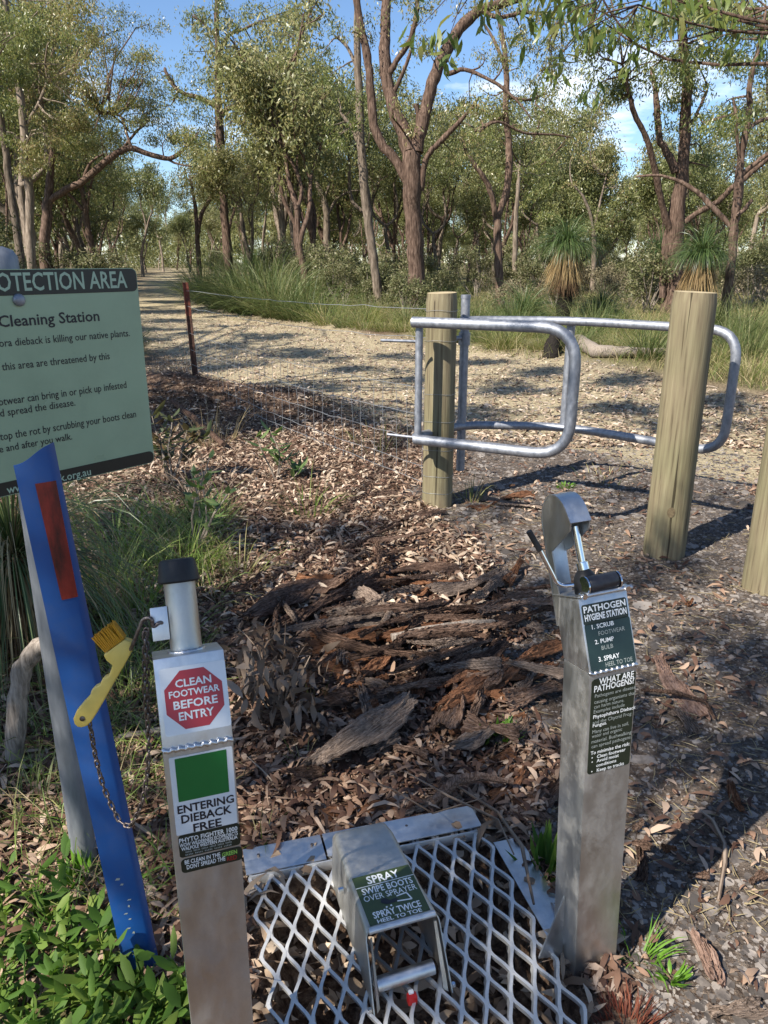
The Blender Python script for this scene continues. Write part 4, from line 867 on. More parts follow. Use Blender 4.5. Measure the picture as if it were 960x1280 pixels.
def stones(name, n, region, seed, r, label):
    rr, P = scatter(n, region, seed); k = len(P); base = np.array([[0, 0, 1], [1, 0, 0], [0, 1, 0], [-1, 0, 0], [0, -1, 0], [.75, .7, .62], [-.7, .7, .55], [-.7, -.75, .6], [.7, -.7, .58]], float)
    tri = [(0, 5, 8), (0, 6, 5), (0, 7, 6), (0, 8, 7), (1, 8, 5), (2, 5, 6), (3, 6, 7), (4, 7, 8), (1, 5, 5), (1, 2, 5), (2, 3, 6), (3, 4, 7), (4, 1, 8)]
    tri = [t_ for t_ in tri if len(set(t_)) == 3]
    rad = r * np.exp(rr.normal(0, .55, k)); sq = rr.uniform(.6, 1.3, (k, 1, 3)); sq[:, :, 2] *= .7
    V = base[None] * (1 + rr.normal(0, .16, (k, 9, 3))) * sq * rad[:, None, None]; a = rr.uniform(0, 6.28, k); c, s = np.cos(a)[:, None], np.sin(a)[:, None]
    V = np.stack([V[..., 0] * c - V[..., 1] * s, V[..., 0] * s + V[..., 1] * c, V[..., 2]], -1) + P[:, None] - np.array([0, 0, 1]) * (rad * .25)[:, None, None]
    Qt = (np.array(tri)[None] + 9 * np.arange(k)[:, None, None]).reshape(-1, 3); o = obj(name, fast_mesh(name, V.reshape(-1, 3), Qt), M['stone']); return tag(o, label, 'gravel', kind='stuff')
stones('gravel', 26000, lambda rr, n: fan(1.15, 7, 1.35, -.1, .62)(rr, n, lambda r_, x, y: (masks(x, y)[2] > .3) & ~in_pit(x, y)), 31, .0040, 'loose grey gravel on the trodden path at right')
stones('gravel', 7000, lambda rr, n: fan(4.5, 16, 1.3, -.3, .6)(rr, n, lambda r_, x, y: (masks(x, y)[0] > .3) | (masks(x, y)[2] > .3)), 32, .011, 'pale gravel on the track beyond the gate')
stones('gravel', 11000, lambda rr, n: fan(2.6, 7.5, 1.0, -.1, .62)(rr, n, lambda r_, x, y: masks(x, y)[2] > .3), 34, .0068, 'coarser gravel on the path toward the gate')
stones('gravel', 170, lambda rr, n: fan(1.3, 6, 1.0, .1, .62)(rr, n, lambda r_, x, y: (masks(x, y)[2] > .2) & ~in_pit(x, y)), 33, .014, 'larger pale pebbles on the trodden path')
def twigs(name, n, region, seed, L, r, label, mat='twig'):
    rr, P = scatter(n, region, seed); m = MB()
    for p in P:
        a = rr.uniform(0, 6.28); l = L * rr.uniform(.3, 1.6); d = np.array([math.cos(a), math.sin(a), rr.normal(0, .12)]); q = p + np.array([0, 0, .012])
        m.tube([q, q + d * l * .5 + rr.normal(0, .05 * l, 3), q + d * l + rr.normal(0, .04 * l, 3) * np.array([1, 1, .3])], [r * rr.uniform(.6, 1.4)] * 2 + [r * .4], 4, cap=False)
    return tag(obj(name, m, M[mat], sm=60), label, 'twigs', kind='stuff')
twigs('twig_litter', 1700, lambda rr, n: fan(1.3, 8, 1.3)(rr, n, c_litter), 41, .10, .0022, 'thin dry twigs strewn among the leaves')
lay_leaves('leaf_litter', 1500, lambda rr, n: fan(1.6, 7, 1.0, .0, .62)(rr, n, lambda r_, x, y: (masks(x, y)[2] > .3) & ~in_pit(x, y) & (fbm(x * 1.7, y * 1.7, 91) > .45)), 26, .05, .015, 'litter', 'scattered bark chips and leaves on the trodden path', .008, .3)
twigs('straw_litter', 1500, lambda rr, n: fan(1.4, 5, 1.2, -.1, .62)(rr, n, lambda r_, x, y: ~in_pit(x, y) & (masks(x, y)[2] > .2)), 42, .05, .0012, 'fine needles and straw on the trodden path', 'straw')
# strips of shed bark
def bark(label, p0, p1, wd, seed, mat='bark_strip', curl=.35, lift=.02, fray=.25, split=True, bow=.06, name='bark_strip', twist=0., group=None):
    """one strip of bark from p0 to p1: curled across, ridged along its grain, ragged at both ends"""
    rr = np.random.default_rng(seed); p0 = Vector(p0); p1 = Vector(p1); d = p1 - p0; ln = d.length; nu, nv = 22, max(12, int(ln / .012))
    nv = min(nv, 46); ridge = np.cumsum(rr.normal(0, .5, nu)); ridge = ridge - np.linspace(ridge[0], ridge[-1], nu); ridge += rr.normal(0, .55, nu)
    e0 = rr.uniform(0, fray, nu); e1 = rr.uniform(0, fray, nu)
    k = np.ones(3) / 3; e0 = np.convolve(e0, k, 'same'); e1 = np.convolve(e1, k, 'same')
    V = []; ph = rr.uniform(0, 6.28); side = rr.choice([-1, 1])
    for j in range(nv + 1):
        for i in range(nu + 1):
            u = i / nu - .5; ii = min(i, nu - 1); t = e0[ii] * .5 + (1 - .5 * e0[ii] - .5 * e1[ii]) * j / nv
            wv = wd * (.86 + .22 * math.sin(t * 3.1 + ph) - .35 * abs(t - .5) ** 2)
            x = u * wv; h = -curl * wd * (u * 2) ** 2 * .5 + curl * wd * .3 + .0045 * ridge[ii] * (wd / .08) ** .5 + .0022 * rr.normal() + .010 * math.sin(t * 7 + ph + u * 3) * wd / .06
            V.append((x + bow * side * ln * math.sin(t * PI) + .0015 * rr.normal(), (t - .5) * ln, h + twist * u * (t - .5)))
    Q = [(j * (nu + 1) + i, j * (nu + 1) + i + 1, (j + 1) * (nu + 1) + i + 1, (j + 1) * (nu + 1) + i) for j in range(nv) for i in range(nu)]
    nV = len(V); th = .004 + .03 * wd
    V2 = V + [(x, y, z - th) for x, y, z in V]; W1 = nu + 1
    Q2 = Q + [tuple(reversed([i + nV for i in q])) for q in Q]
    ring = [i for i in range(nu)] ; B = []
    for i in range(nu): B.append((i + 1, i, i + nV, i + 1 + nV)); a = nv * W1 + i; B.append((a, a + 1, a + 1 + nV, a + nV))
    for j in range(nv): a = j * W1; b = (j + 1) * W1; B.append((a, b, b + nV, a + nV)); a += nu; b += nu; B.append((b, a, a + nV, b + nV))
    m = MB(); m.add(V2, Q2 + B); o = obj(name, m, M[mat], sm=45)
    mid = (p0 + p1) / 2; g = gz(mid.x, mid.y); o.location = (mid.x, mid.y, max(mid.z, g) + lift)
    o.rotation_euler = Euler((math.asin(max(-.9, min(.9, d.z / max(ln, 1e-4)))), rr.normal(0, .14), math.atan2(d.y, d.x) - PI / 2)); LF[0] += len(Q2)
    return tag(o, label, 'bark', group)
B_ = [('broad grey-brown slab of bark lying highest in the heap just above the boot grate', (380, 985), (512, 893), .105, 'bark_grey', .5, .07),
      ('long dark stringy bark sheet at the upper left of the heap', (300, 795), (455, 728), .13, 'bark_strip', .3, .05),
      ('long stringy bark sheet along the front of the upper left one', (330, 815), (480, 740), .10, 'bark_strip', .3, .04),
      ('stringy bark strip curving right from the top of the heap', (460, 728), (580, 716), .07, 'bark_strip', .3, .03),
      ('pale twisted bark curl in the middle of the heap', (448, 758), (492, 800), .07, 'bark_grey', .9, .05),
      ('fibrous bark strip lying level at the right of the heap', (532, 783), (655, 764), .07, 'bark_strip', .3, .03),
      ('reddish bark strip crossing the middle of the heap', (455, 842), (530, 790), .08, 'bark_strip', .4, .05),
      ('orange-brown bark slab right of the heap', (595, 862), (692, 832), .075, 'bark_orange', .3, .02),
      ('dark upright bark chunk right of the broad grey slab', (545, 930), (572, 872), .08, 'bark_strip', .5, .04),
      ('second dark bark chunk leaning beside the upright one', (585, 915), (600, 872), .05, 'bark_strip', .5, .04),
      ('narrow dark strip left of the pale curl', (425, 840), (445, 770), .06, 'bark_strip', .5, .03),
      ('wavy strip at the top right of the heap', (560, 722), (640, 760), .045, 'bark_strip', .4, .02),
      ('bark strip lying in front of the broad grey slab along the grate', (400, 1030), (500, 1015), .06, 'bark_orange', .4, .01),
      ('thin bark strip at the right end of the grate', (500, 1030), (575, 1003), .035, 'bark_grey', .5, .02),
      ('wide pinkish bark slab on the path right of the pump pillar', (822, 818), (880, 905), .085, 'bark_pink', .25, .01),
      ('lit orange bark sliver at the bottom right of the path', (862, 1168), (897, 1238), .035, 'bark_pink', .4, .01),
      ('small bark piece close to the right side of the pump pillar', (797, 1062), (800, 1108), .028, 'bark_strip', .3, .005),
      ('small orange sliver in the shade on the right of the path', (912, 980), (930, 1022), .022, 'bark_orange', .4, .005),
      ('curled bark piece at the bottom right corner', (880, 1268), (955, 1262), .04, 'bark_grey', .6, .01),
      ('long bark strip at the foot of the gate post', (470, 668), (556, 642), .07, 'bark_strip', .4, .02),
      ('flat reddish bark lying right of the gate post', (588, 640), (668, 618), .10, 'bark_orange', .2, .01),
      ('pale bark strip on the ground beyond the gate post', (598, 625), (690, 640), .05, 'bark_grey', .3, .01),
      ('grey bark bit lying left of the path bark slab', (840, 890), (868, 925), .05, 'bark_grey', .4, .01)]
for i, (lb, a, b, wd, mt, cu, li) in enumerate(B_): bark(lb, gpt(*a, .01), gpt(*b, .01), wd, 700 + i, mt, cu, li)
rg = np.random.default_rng(70)
GF = 'stringy bark ribbons in the heap'
for i in range(46):
    px, py = rg.normal(440, 85), rg.normal(800, 55); p = gpt(px, py, .02); a = rg.normal(.62, .35) if rg.random() < .7 else rg.uniform(-1, 2); l = rg.uniform(.22, .55); q = p + Vector((math.cos(a) * l, math.sin(a) * l, 0)); q.z = gz(q.x, q.y) + .02
    bark('stringy ribbon of shed bark tangled in the heap between the pillars', p, q, rg.uniform(.018, .045), 950 + i, ['bark_strip', 'bark_strip', 'bark_grey'][int(rg.integers(0, 3))], .5, rg.uniform(.035, .085), .4, bow=rg.uniform(0, .12), name='bark_ribbon', group=GF)
GS = 'bark sheets in the heap'
for i in range(20):
    px, py = rg.uniform(310, 640), rg.normal(825, 60); p = gpt(px, py, .02); a = rg.normal(.6, .4); l = rg.uniform(.25, .5); q = p + Vector((math.cos(a) * l, math.sin(a) * l, 0)); q.z = gz(q.x, q.y) + .02
    bark('brown stringy sheet of shed bark lying among others in the heap between the pillars', p, q, rg.uniform(.05, .10), 1950 + i, ['bark_strip', 'bark_strip', 'bark_grey', 'bark_orange'][int(rg.integers(0, 4))], rg.uniform(.3, .6), rg.uniform(.015, .05), .35, bow=rg.uniform(0, .06), name='bark_sheet', group=GS)
rg = np.random.default_rng(71)
GB = 'small bark fragments on the ground'
for i in range(95):
    if i < 45: px, py = rg.normal(470, 95), rg.normal(850, 75)
    elif i < 70: px, py = rg.uniform(560, 700), rg.uniform(760, 1010)
    else: px, py = rg.uniform(380, 940), rg.uniform(600, 1150)
    p = gpt(px, py, .012)
    if in_pit(np.array([p.x]), np.array([p.y]))[0]: continue
    if 1.15 < p.y < 1.5 and .3 < p.x < .58: continue
    a = rg.normal(.45, .7); l = rg.uniform(.05, .20) * (.55 if i >= 70 else 1); q = p + Vector((math.cos(a) * l, math.sin(a) * l, 0)); q.z = gz(q.x, q.y) + .012 + rg.uniform(-.01, .03)
    bark('small torn bark fragment among the litter around the heap' if i < 70 else 'small torn bark fragment lying loose on the open ground', p, q, l * rg.uniform(.18, .42), 800 + i, ['bark_strip', 'bark_strip', 'bark_orange', 'bark_grey'][int(rg.integers(0, 4))], rg.uniform(.2, .8), rg.uniform(.0, .05) if i < 45 else .004, name='bark_fragment', group=GB if i < 70 else GB + ', path')
def stick(label, pts, rads, seed, mat='stick', lift=.012): return log(label, [gpt(a, b, lift + (c if c else 0)) for a, b, c in pts], rads, seed, mat, 'dead_branch', 'branch', 7)
stick('long grey stick across the bark heap', [(490, 815, .05), (540, 808, .06), (580, 800, .06), (617, 794, .05)], [.016, .018, .015, .010], 901)
stick('crooked twig curving down the shaded path', [(868, 1012, 0), (890, 1030, 0), (905, 1060, 0), (905, 1085, 0), (897, 1130, 0)], [.004, .005, .007, .006, .004], 902, 'twig')
stick('thin branch across the pinkish bark slab', [(800, 872, .02), (840, 878, .03), (880, 890, .03), (893, 905, .01)], [.005, .008, .007, .004], 903, 'bark_strip')
stick('dark branch end lying on the top right corner of the boot grate', [(540, 1032, .07), (570, 1012, .09), (600, 1004, .08), (640, 1000, .05)], [.012, .016, .012, .006], 904, 'bark_strip')
stick('slender twig trailing down the right side of the boot grate', [(565, 1005, .06), (620, 1050, .08), (650, 1090, .07), (665, 1160, .05)], [.003, .004, .005, .003], 905, 'twig')
stick('forked twig lying over the grate plate', [(505, 1005, .10), (560, 1050, .13), (620, 1068, .10), (640, 1105, .08)], [.002, .003, .003, .002], 906, 'twig')
stick('thin bare twig bent up beside the spray hood', [(455, 1043, .17), (490, 1057, .17), (540, 1060, .1), (600, 1072, .07)], [.0015, .002, .002, .0015], 907, 'twig')
stick('dark branch lying at the edge of the raked bank', [(280, 565, .05), (240, 520, .12), (215, 500, .2)], [.02, .03, .02], 908, 'bark_strip')
stick('brown stick in the litter left of the gate post', [(380, 700, .01), (440, 690, .02), (500, 660, .02)], [.008, .012, .007], 909, 'bark_strip')
stick('grey stick lying behind the blue post', [(150, 935, .03), (230, 925, .04), (290, 915, .02)], [.009, .010, .006], 910)
log('grey bent log standing on its sawn end beside the sign pole', [Vector((-1.155, 2.02, gz(-1.155, 2.02) - .02)), at(22, 880, 2.03), at(28, 835, 2.04), at(48, 808, 2.03), at(82, 795, 2.0)], [.029, .030, .028, .025, .021], 911, 'stick', 'bent_log', 'log', 12)
# plants near the camera
def leafy_plant(name, label, loc, stems, L, W, mat, seed, per=10, cat='plant', group=None, rad=.002, stemmat='stick', spread=.4, up=.35, bend=.15):
    """stems: list of ((x,y,z) tips relative to loc); leaves whorled along the upper part of each"""
    rr = np.random.default_rng(seed); t = thing(name, label, cat, loc, 0, group); m = MB(); Vs = []; Fs = []; o = 0
    for tip in stems:
        path = limb_path((0, 0, -.02), tip, rr, 8, .18); m.tube(path, np.linspace(rad * 1.6, rad * .6, 8), 5, cap=False)
        n = per; ts = rr.uniform(.45, 1.02, n); P = np.stack([np.interp(ts, np.linspace(0, 1, 8), path[:, i]) for i in range(3)], 1)
        a = rr.uniform(0, 6.28, n); A = unit(np.stack([np.cos(a), np.sin(a), rr.normal(up, spread, n)], 1)); Wd = unit(np.cross(A, np.array([0, 0, 1.0])) + rr.normal(0, .2, (n, 3)))
        V, f = leaves6(P, A, Wd, L * rr.uniform(.6, 1.2, n), W * rr.uniform(.7, 1.2, n), bend); Vs.append(V); Fs.append(f + o); o += len(V)
    obj('stem', m, M[stemmat], t, sm=60); obj('foliage', leaf_mesh6('foliage', np.concatenate(Vs), np.concatenate(Fs)), M[mat], t); return t
def rel(px, py, Y, loc): return at(px, py, Y) - Vector(loc)
l1 = gpt(243, 690, 0)
leafy_plant('sapling', 'pale green leafed sapling with thin bare stem before the sign edge', l1, [rel(252, 598, l1.y, l1), rel(262, 572, l1.y - .05, l1), rel(238, 590, l1.y + .08, l1), rel(285, 615, l1.y - .1, l1)], .10, .036, 'sapling', 1001, 13, 'sapling', rad=.005)
l2 = gpt(215, 600, 0)
leafy_plant('sapling', 'dark leafed sapling against the sign edge behind the pale one', l2, [rel(215, 520, l2.y, l2), rel(235, 535, l2.y, l2), rel(262, 545, l2.y, l2), rel(200, 545, l2.y, l2), rel(190, 520, l2.y, l2)], .13, .05, 'sapling_dark', 1002, 16, 'sapling', rad=.006)
l3 = gpt(345, 600, 0)
leafy_plant('sapling', 'low spreading sapling with bright green leaves in the sunlit litter', l3, [rel(320, 545, l3.y, l3), rel(338, 538, l3.y, l3), rel(362, 568, l3.y, l3), rel(375, 585, l3.y, l3)], .13, .045, 'sapling', 1003, 10, 'sapling', rad=.005)
for i, (px, py, lb) in enumerate([(250, 640, 'bare spiky dead bush at the foot of the pale sapling'), (225, 470, 'tangle of dead twigs at the foot of the rusty picket'), (195, 485, 'grey dead bush beside the sign edge on the raked bank')]):
    l4 = gpt(px, py, 0); rr = np.random.default_rng(1010 + i); m = MB()
    for k in range(46):
        a = rr.uniform(0, 6.28); e = np.array([math.cos(a) * rr.uniform(.1, .45), math.sin(a) * rr.uniform(.1, .3), rr.uniform(.05, .4)]); m.tube(limb_path((rr.normal(0, .05), rr.normal(0, .05), 0), e, rr, 5, .3), [.004, .003, .003, .002, .001], 4, cap=False)
    o = obj('dead_bush', m, M['twig'], sm=60); o.location = l4; tag(o, lb, 'dead bush')
# fallen leafy branch gone brown, between the left pillar and the bark heap
def dead_branch():
    rr = np.random.default_rng(1020); c = gpt(345, 905, 0); t = thing('dead_leafy_branch', 'fallen branch with drooping dead brown leaves between the left pillar and the bark heap', 'branch', c); m = MB(); parts = []
    for px, py, z in [(330, 785, .05), (300, 800, .1), (360, 800, .12), (390, 840, .1), (320, 850, .16), (355, 870, .15), (305, 890, .1), (380, 900, .08)]:
        tip = gpt(px, py + 45, 0) + Vector((0, 0, .10 + z)) - c; pth = limb_path((.02, 0, .02), tip, rr, 7, .2); m.tube(pth, np.linspace(.006, .002, 7), 5, cap=False)
        n = 26; ts = rr.uniform(.35, 1.05, n); P = np.stack([np.interp(ts, np.linspace(0, 1, 7), pth[:, k]) for k in range(3)], 1) + rr.normal(0, .035, (n, 3)); P[:, 2] = np.maximum(P[:, 2], .05)
        A = hang_dirs(n, rr, 1.0, .55); parts.append(curl_leaves(P, A, rr.normal(0, 1, (n, 3)), rr.uniform(.05, .09, n), rr.uniform(.018, .028, n), .15, .3, rr))
    V, q = join(parts); obj('dead_leaves', fast_mesh('dead_leaves', V, q), M['dead_leaf'], t); obj('stem', m, M['twig'], t, sm=60)
dead_branch()
# green weeds in the bottom left corner
rg = np.random.default_rng(1030)
GW = 'leafy weeds at the foot of the blue post'; LW = 'broad-leaved green weed in the bed at the foot of the blue post'
wp = [leafy_plant('weed', LW, (0, 0, 0), [(rg.normal(0, .05), rg.normal(0, .05), rg.uniform(.04, .12)) for _ in range(4)], .056, .021, 'weed', 1031 + i, 8, 'weed', GW, .0022, 'weed', .45, .45) for i in range(3)]
WPT = [(20, 1150), (60, 1180), (100, 1190), (25, 1210), (70, 1230), (120, 1225), (150, 1250), (20, 1265), (60, 1275), (105, 1270), (140, 1285), (190, 1250), (215, 1265), (232, 1235), (235, 1275), (175, 1290), (0, 1180), (0, 1240), (85, 1150), (45, 1120), (5, 1110), (130, 1180)]
for i, (px, py) in enumerate(WPT):
    p = gp(px, min(py + 22, 1330), 0); p.z = gz(p.x, p.y)
    if i < 3: wp[i].location = p; wp[i].rotation_euler.z = rg.uniform(0, 6)
    else: dup(wp[i % 3], p, rg.uniform(0, 6.28), rg.uniform(.75, 1.2))
def tuft(label, px, py, h, n, mat, seed, width=.005, rad=.05, droop=.55, up=1.2, loc=None, name='grass_tuft', cat='grass tuft'):
    o = make_tussock(name, h, n, seed, mat, width, rad, droop, up, label, None, cat); o.location = loc or gpt(px, py, 0); return o
TU = [('bright green grass tuft behind the left pillar cap', 165, 775, .34, 60, 'grass_sunlit', .008, .10), ('grass tuft lit by the sun beside the sign pole foot', 135, 1110, .13, 40, 'weed_bright', .006, .06),
      ('grass tuft in the shade left of the left pillar', 205, 1085, .14, 34, 'grass_sunlit', .004, .05), ('grass tuft leaning between the poles', 95, 1050, .2, 34, 'tussock', .005, .06), ('bright grass tuft at the right foot of the pump pillar', 800, 1195, .10, 42, 'weed_bright', .005, .035),
      ('thin grass at the upper corner of the boot grate', 328, 1045, .10, 22, 'grass', .003, .03), ('sparse green grass in the sunlit litter mid left', 385, 640, .3, 40, 'grass_sunlit', .006, .14), ('fine grass tuft beside the gate post foot', 590, 625, .22, 30, 'grass', .006, .08),
      ('small lime seedling on the path beyond the pump hood', 706, 608, .07, 60, 'weed_bright', .012, .05), ('grass growing up through the wire fence', 470, 560, .3, 40, 'grass', .007, .3), ('dry grass tuft against the picket', 260, 510, .4, 60, 'straw', .006, .2),
      ('grass tuft in the dark litter under the sapling', 262, 655, .3, 60, 'tussock', .006, .12), ('grass tuft right of the sapling stem', 300, 720, .25, 50, 'grass', .006, .1), ('grass sprig among the brown leaves', 395, 880, .14, 16, 'grass', .004, .03), ('grass sprig in front of the dead branch', 380, 960, .12, 16, 'grass', .004, .03),
      ('grass tuft at the blue post foot', 200, 1170, .12, 26, 'grass', .004, .04), ('grass tuft at the far left behind the pole', 30, 1030, .22, 50, 'tussock', .005, .1), ('dark grass behind the chain', 170, 900, .25, 70, 'tussock', .005, .12), ('dark grass at the foot of the bent log', 70, 930, .25, 70, 'tussock', .005, .15), ('tall grass stalks behind the left pillar', 130, 840, .32, 80, 'grass_sunlit', .006, .15), ('strappy green grass below the sign corner', 150, 690, .4, 70, 'grass_sunlit', .009, .2), ('strappy green grass left of the pillar cap', 125, 740, .38, 70, 'grass_sunlit', .008, .16), ('sunlit grass tuft under the sapling twigs', 225, 720, .3, 50, 'grass_sunlit', .007, .12),
      ('low grass on the gravel right of the gate post', 760, 600, .12, 40, 'grass', .006, .2)]
for i, (lb, px, py, h, n, mt, wd, rd) in enumerate(TU): tuft(lb, px, py, h, n, mt, 1100 + i, wd, rd)
def reg_left(rr, n):
    y = rr.uniform(1.35, 4.6, n * 4); x = -.16 * y - .25 - np.abs(rr.normal(0, .5, n * 4)); ok = (fbm(x * 3, y * 3, 61) > .40) & (x > -.62 * y); return x[ok][:n], y[ok][:n]
o = grass_cover('shade_grass', 2600, reg_left, .24, .0045, 'grass_sunlit', 62, .7, .8); tag(o, 'thin grass growing in the shade behind the sign pole, coloured as if sunlit', 'grass')
o = grass_cover('dry_grass', 800, reg_left, .30, .0028, 'straw', 63, .8, .7); tag(o, 'dry grass stalks among the shaded grass at left', 'grass')
# young grass tree at the left edge, its leaves arching over the litter
def young_grass_tree():
    rr = np.random.default_rng(1200); c = Vector((-1.42, 2.75, gz(-1.42, 2.75))); t = thing('grass_tree', 'young trunkless grass tree with brown dead skirt at the left edge below the sign', 'grass tree', c)
    n = 620; d = unit(rr.normal(0, 1, (n, 3)) + np.array([0, 0, .7])); d[:, 2] = np.maximum(d[:, 2], .0); d = unit(d); P = np.tile(np.array([0, 0, .42]), (n, 1)) + d * .05
    V, q = blades(P, d, .85 * rr.uniform(.6, 1.2, n), .0042 * rr.uniform(.8, 1.2, n), rr, .95 * rr.uniform(.5, 1.3, n), 7); obj('crown', fast_mesh('crown', V, q), M['grasstree'], t)
    n = 420; d = unit(rr.normal(0, 1, (n, 3)) + np.array([0, 0, .2])); P = np.tile(np.array([0, 0, .40]), (n, 1)) + d * .05
    V, q = blades(P, d, .72 * rr.uniform(.6, 1.2, n), .0042, rr, 1.3 * rr.uniform(.6, 1.2, n), 7); obj('dry_leaves', fast_mesh('dry_leaves', V, q), M['straw'], t)
    n = 700; a = rr.uniform(0, 6.28, n); d = unit(np.stack([np.cos(a) * .5, np.sin(a) * .5, np.full(n, -1.0)], 1) + rr.normal(0, .2, (n, 3))); P = np.stack([np.cos(a) * .1, np.sin(a) * .1, rr.uniform(.2, .46, n)], 1)
    V, q = blades(P, d, .42 * rr.uniform(.5, 1.1, n), .006, rr, .2, 4); obj('skirt', fast_mesh('skirt', V, q), M['skirt_old'], t)
    n = 160; a = rr.uniform(0, 6.28, n); P = np.stack([np.cos(a) * .16, np.sin(a) * .16, rr.uniform(.30, .44, n)], 1); d = unit(np.stack([np.cos(a) * .5, np.sin(a) * .5, np.full(n, -1.0)], 1) + rr.normal(0, .2, (n, 3)))
    V, q = blades(P, d, .26, .008, rr, .2, 4); obj('yellow_skirt', fast_mesh('yellow_skirt', V, q), M['skirt'], t)
young_grass_tree()
# rosette weeds
def rosette(label, px, py, L, W, n, mat, seed, loc=None, up=.5):
    rr = np.random.default_rng(seed); a = rr.uniform(0, 6.28, n); A = unit(np.stack([np.cos(a), np.sin(a), rr.uniform(.05, up * 2, n)], 1)); Wd = unit(np.cross(A, np.array([0, 0, 1.0])) + rr.normal(0, .15, (n, 3)))
    P = np.zeros((n, 3)) + A * .006; V, f = leaves6(P, A, Wd, L * rr.uniform(.55, 1.15, n), W * rr.uniform(.8, 1.2, n), .35); o = obj('rosette_weed', leaf_mesh6('rosette_weed', V, f), M[mat]); o.location = loc or gpt(px, py, .005); return tag(o, label, 'weed')
rosette('long-leaved green weed squeezed between the grate plate and the pump pillar', 682, 1092, .12, .018, 34, 'weed', 1301, up=.8)
rosette('small bright feathery weed in the bark right of the heap', 628, 925, .07, .014, 40, 'weed_bright', 1302)
rosette('dark green feathery weed beside the bright one', 602, 932, .06, .016, 26, 'weed', 1303)
rosette('tiny green weed among the path stones near the pump pillar', 838, 1225, .05, .010, 18, 'weed_bright', 1304)
rosette('light green weed at the lit foot of the sign pole', 95, 1110, .08, .02, 20, 'weed_bright', 1305, up=.8)
tuft('reddish brown heath sprig at the bottom edge beside the grate', 0, 0, .07, 220, 'heath', 1310, .003, .05, .3, 1.0, Vector((.50, 1.165, gz(.50, 1.165))), 'heath_sprig', 'heath')
# ------------------------------------------------------------------ wooden posts
def wood_post(label, x, y, r, h, seed, knot=None, wob=.0):
    rr = np.random.default_rng(seed); z0 = gz(x, y); t = thing('wooden_post', label, 'post', (x, y, z0)); n, k = 40, 26; V = []; ph = rr.uniform(0, 6.28, 4)
    for j in range(k + 1):
        z = -.1 + (h + .1) * j / k; rd = r * (1.03 - .04 * j / k)
        if j == k: rd -= .006
        for i in range(n):
            a = 2 * PI * i / n; q = rd * (1 + .018 * math.sin(2 * a + ph[0]) + .010 * math.sin(5 * a + ph[1] + z) + .004 * rr.normal()); V.append((q * math.cos(a), q * math.sin(a), z + (.004 * math.sin(a + ph[2]) if j == k else 0)))
    Q = [(j * n + i, j * n + (i + 1) % n, (j + 1) * n + (i + 1) % n, (j + 1) * n + i) for j in range(k) for i in range(n)]
    m = MB(); m.add(V, Q); obj('shaft', m, M['wood'], t, sm=50)
    e = MB(); e.add([V[k * n + i] for i in range(n)] + [(0, 0, h + .002)], [(i, (i + 1) % n, n) for i in range(n)]); obj('sawn_top', e, M['wood_end'], t)
    if knot:
        a0, zk, wk = knot; m = MB(); vs = [(math.cos(a0) * (r * 1.035), math.sin(a0) * (r * 1.035), zk)]
        for i in range(18):
            a = 2 * PI * i / 18; da = math.cos(a) * wk / r * .7; vs.append((math.cos(a0 + da) * r * 1.026, math.sin(a0 + da) * r * 1.026, zk + math.sin(a) * wk))
        m.add(vs, [(0, 1 + i, 1 + (i + 1) % 18) for i in range(18)]); obj('knot', m, M['knot'], t, sm=80)
    return t
wood_post('round treated pine post carrying the galvanised gate, with fence wires tied round it', .345, 4.75, .094, 1.32, 1)
wood_post('thick pine post standing in front of the gate frame, knotted near its foot', 1.505, 3.86, .103, 1.36, 2, (-PI / 2 - .25, .27, .028))
wood_post('pine post cut off by the right edge of the view', 1.835, 3.40, .103, 1.2, 3)
# ------------------------------------------------------------------ kissing gate
kg = thing('kissing_gate', 'galvanised pipe kissing gate with two rounded frames hung on the wooden post', 'gate', (.5, 4.9, 0))
def gate_tube(name, pts, r=.0305, rad=.12, n=14):
    m = MB(); o = Vector((.5, 4.9, 0)); m.tube([Vector(p) - o for p in fillet(pts, rad)], r, n); return obj(name, m, M['galv'], kg, sm=50)
ZT, ZB = 1.160, .470
gate_tube('front_frame', [(.165, 4.55, ZT), (1.015, 4.12, ZT), (1.015, 4.12, ZB), (.185, 4.55, ZB)], .031, [0, .20, .20, 0])
gate_tube('front_stile', [(.205, 4.56, ZT - .02), (.205, 4.56, ZB + .02)], .0225)
gate_tube('rear_frame', [(.48, 4.93, ZT - .02), (.62, 4.97, ZT - .02), (1.17, 4.93, ZT - .02), (1.90, 4.20, ZT - .02), (1.90, 4.20, ZB), (1.17, 4.93, ZB), (.62, 4.97, ZB), (.48, 4.93, ZB), (.19, 4.57, ZB + .01)], .0265, [.1, .15, .3, .16, .16, .3, .12, .06])
gate_tube('rear_stile', [(1.17, 4.925, ZT - .03), (1.17, 4.925, ZB + .01)], .0265)
gate_tube('hinge_pipe', [(.508, 4.95, .17), (.508, 4.95, 1.275)], .0285)
gate_tube('pipe_cap', [(.508, 4.95, 1.273), (.508, 4.95, 1.295)], .031)
gate_tube('hinge_collar', [(.508, 4.95, .99), (.508, 4.95, 1.065)], .037)
gate_tube('hinge_bolt', [(.36, 4.83, 1.035), (.508, 4.95, 1.035)], .015)
gate_tube('weld_foot', [(.505, 4.95, .44), (.505, 4.95, .50)], .033)
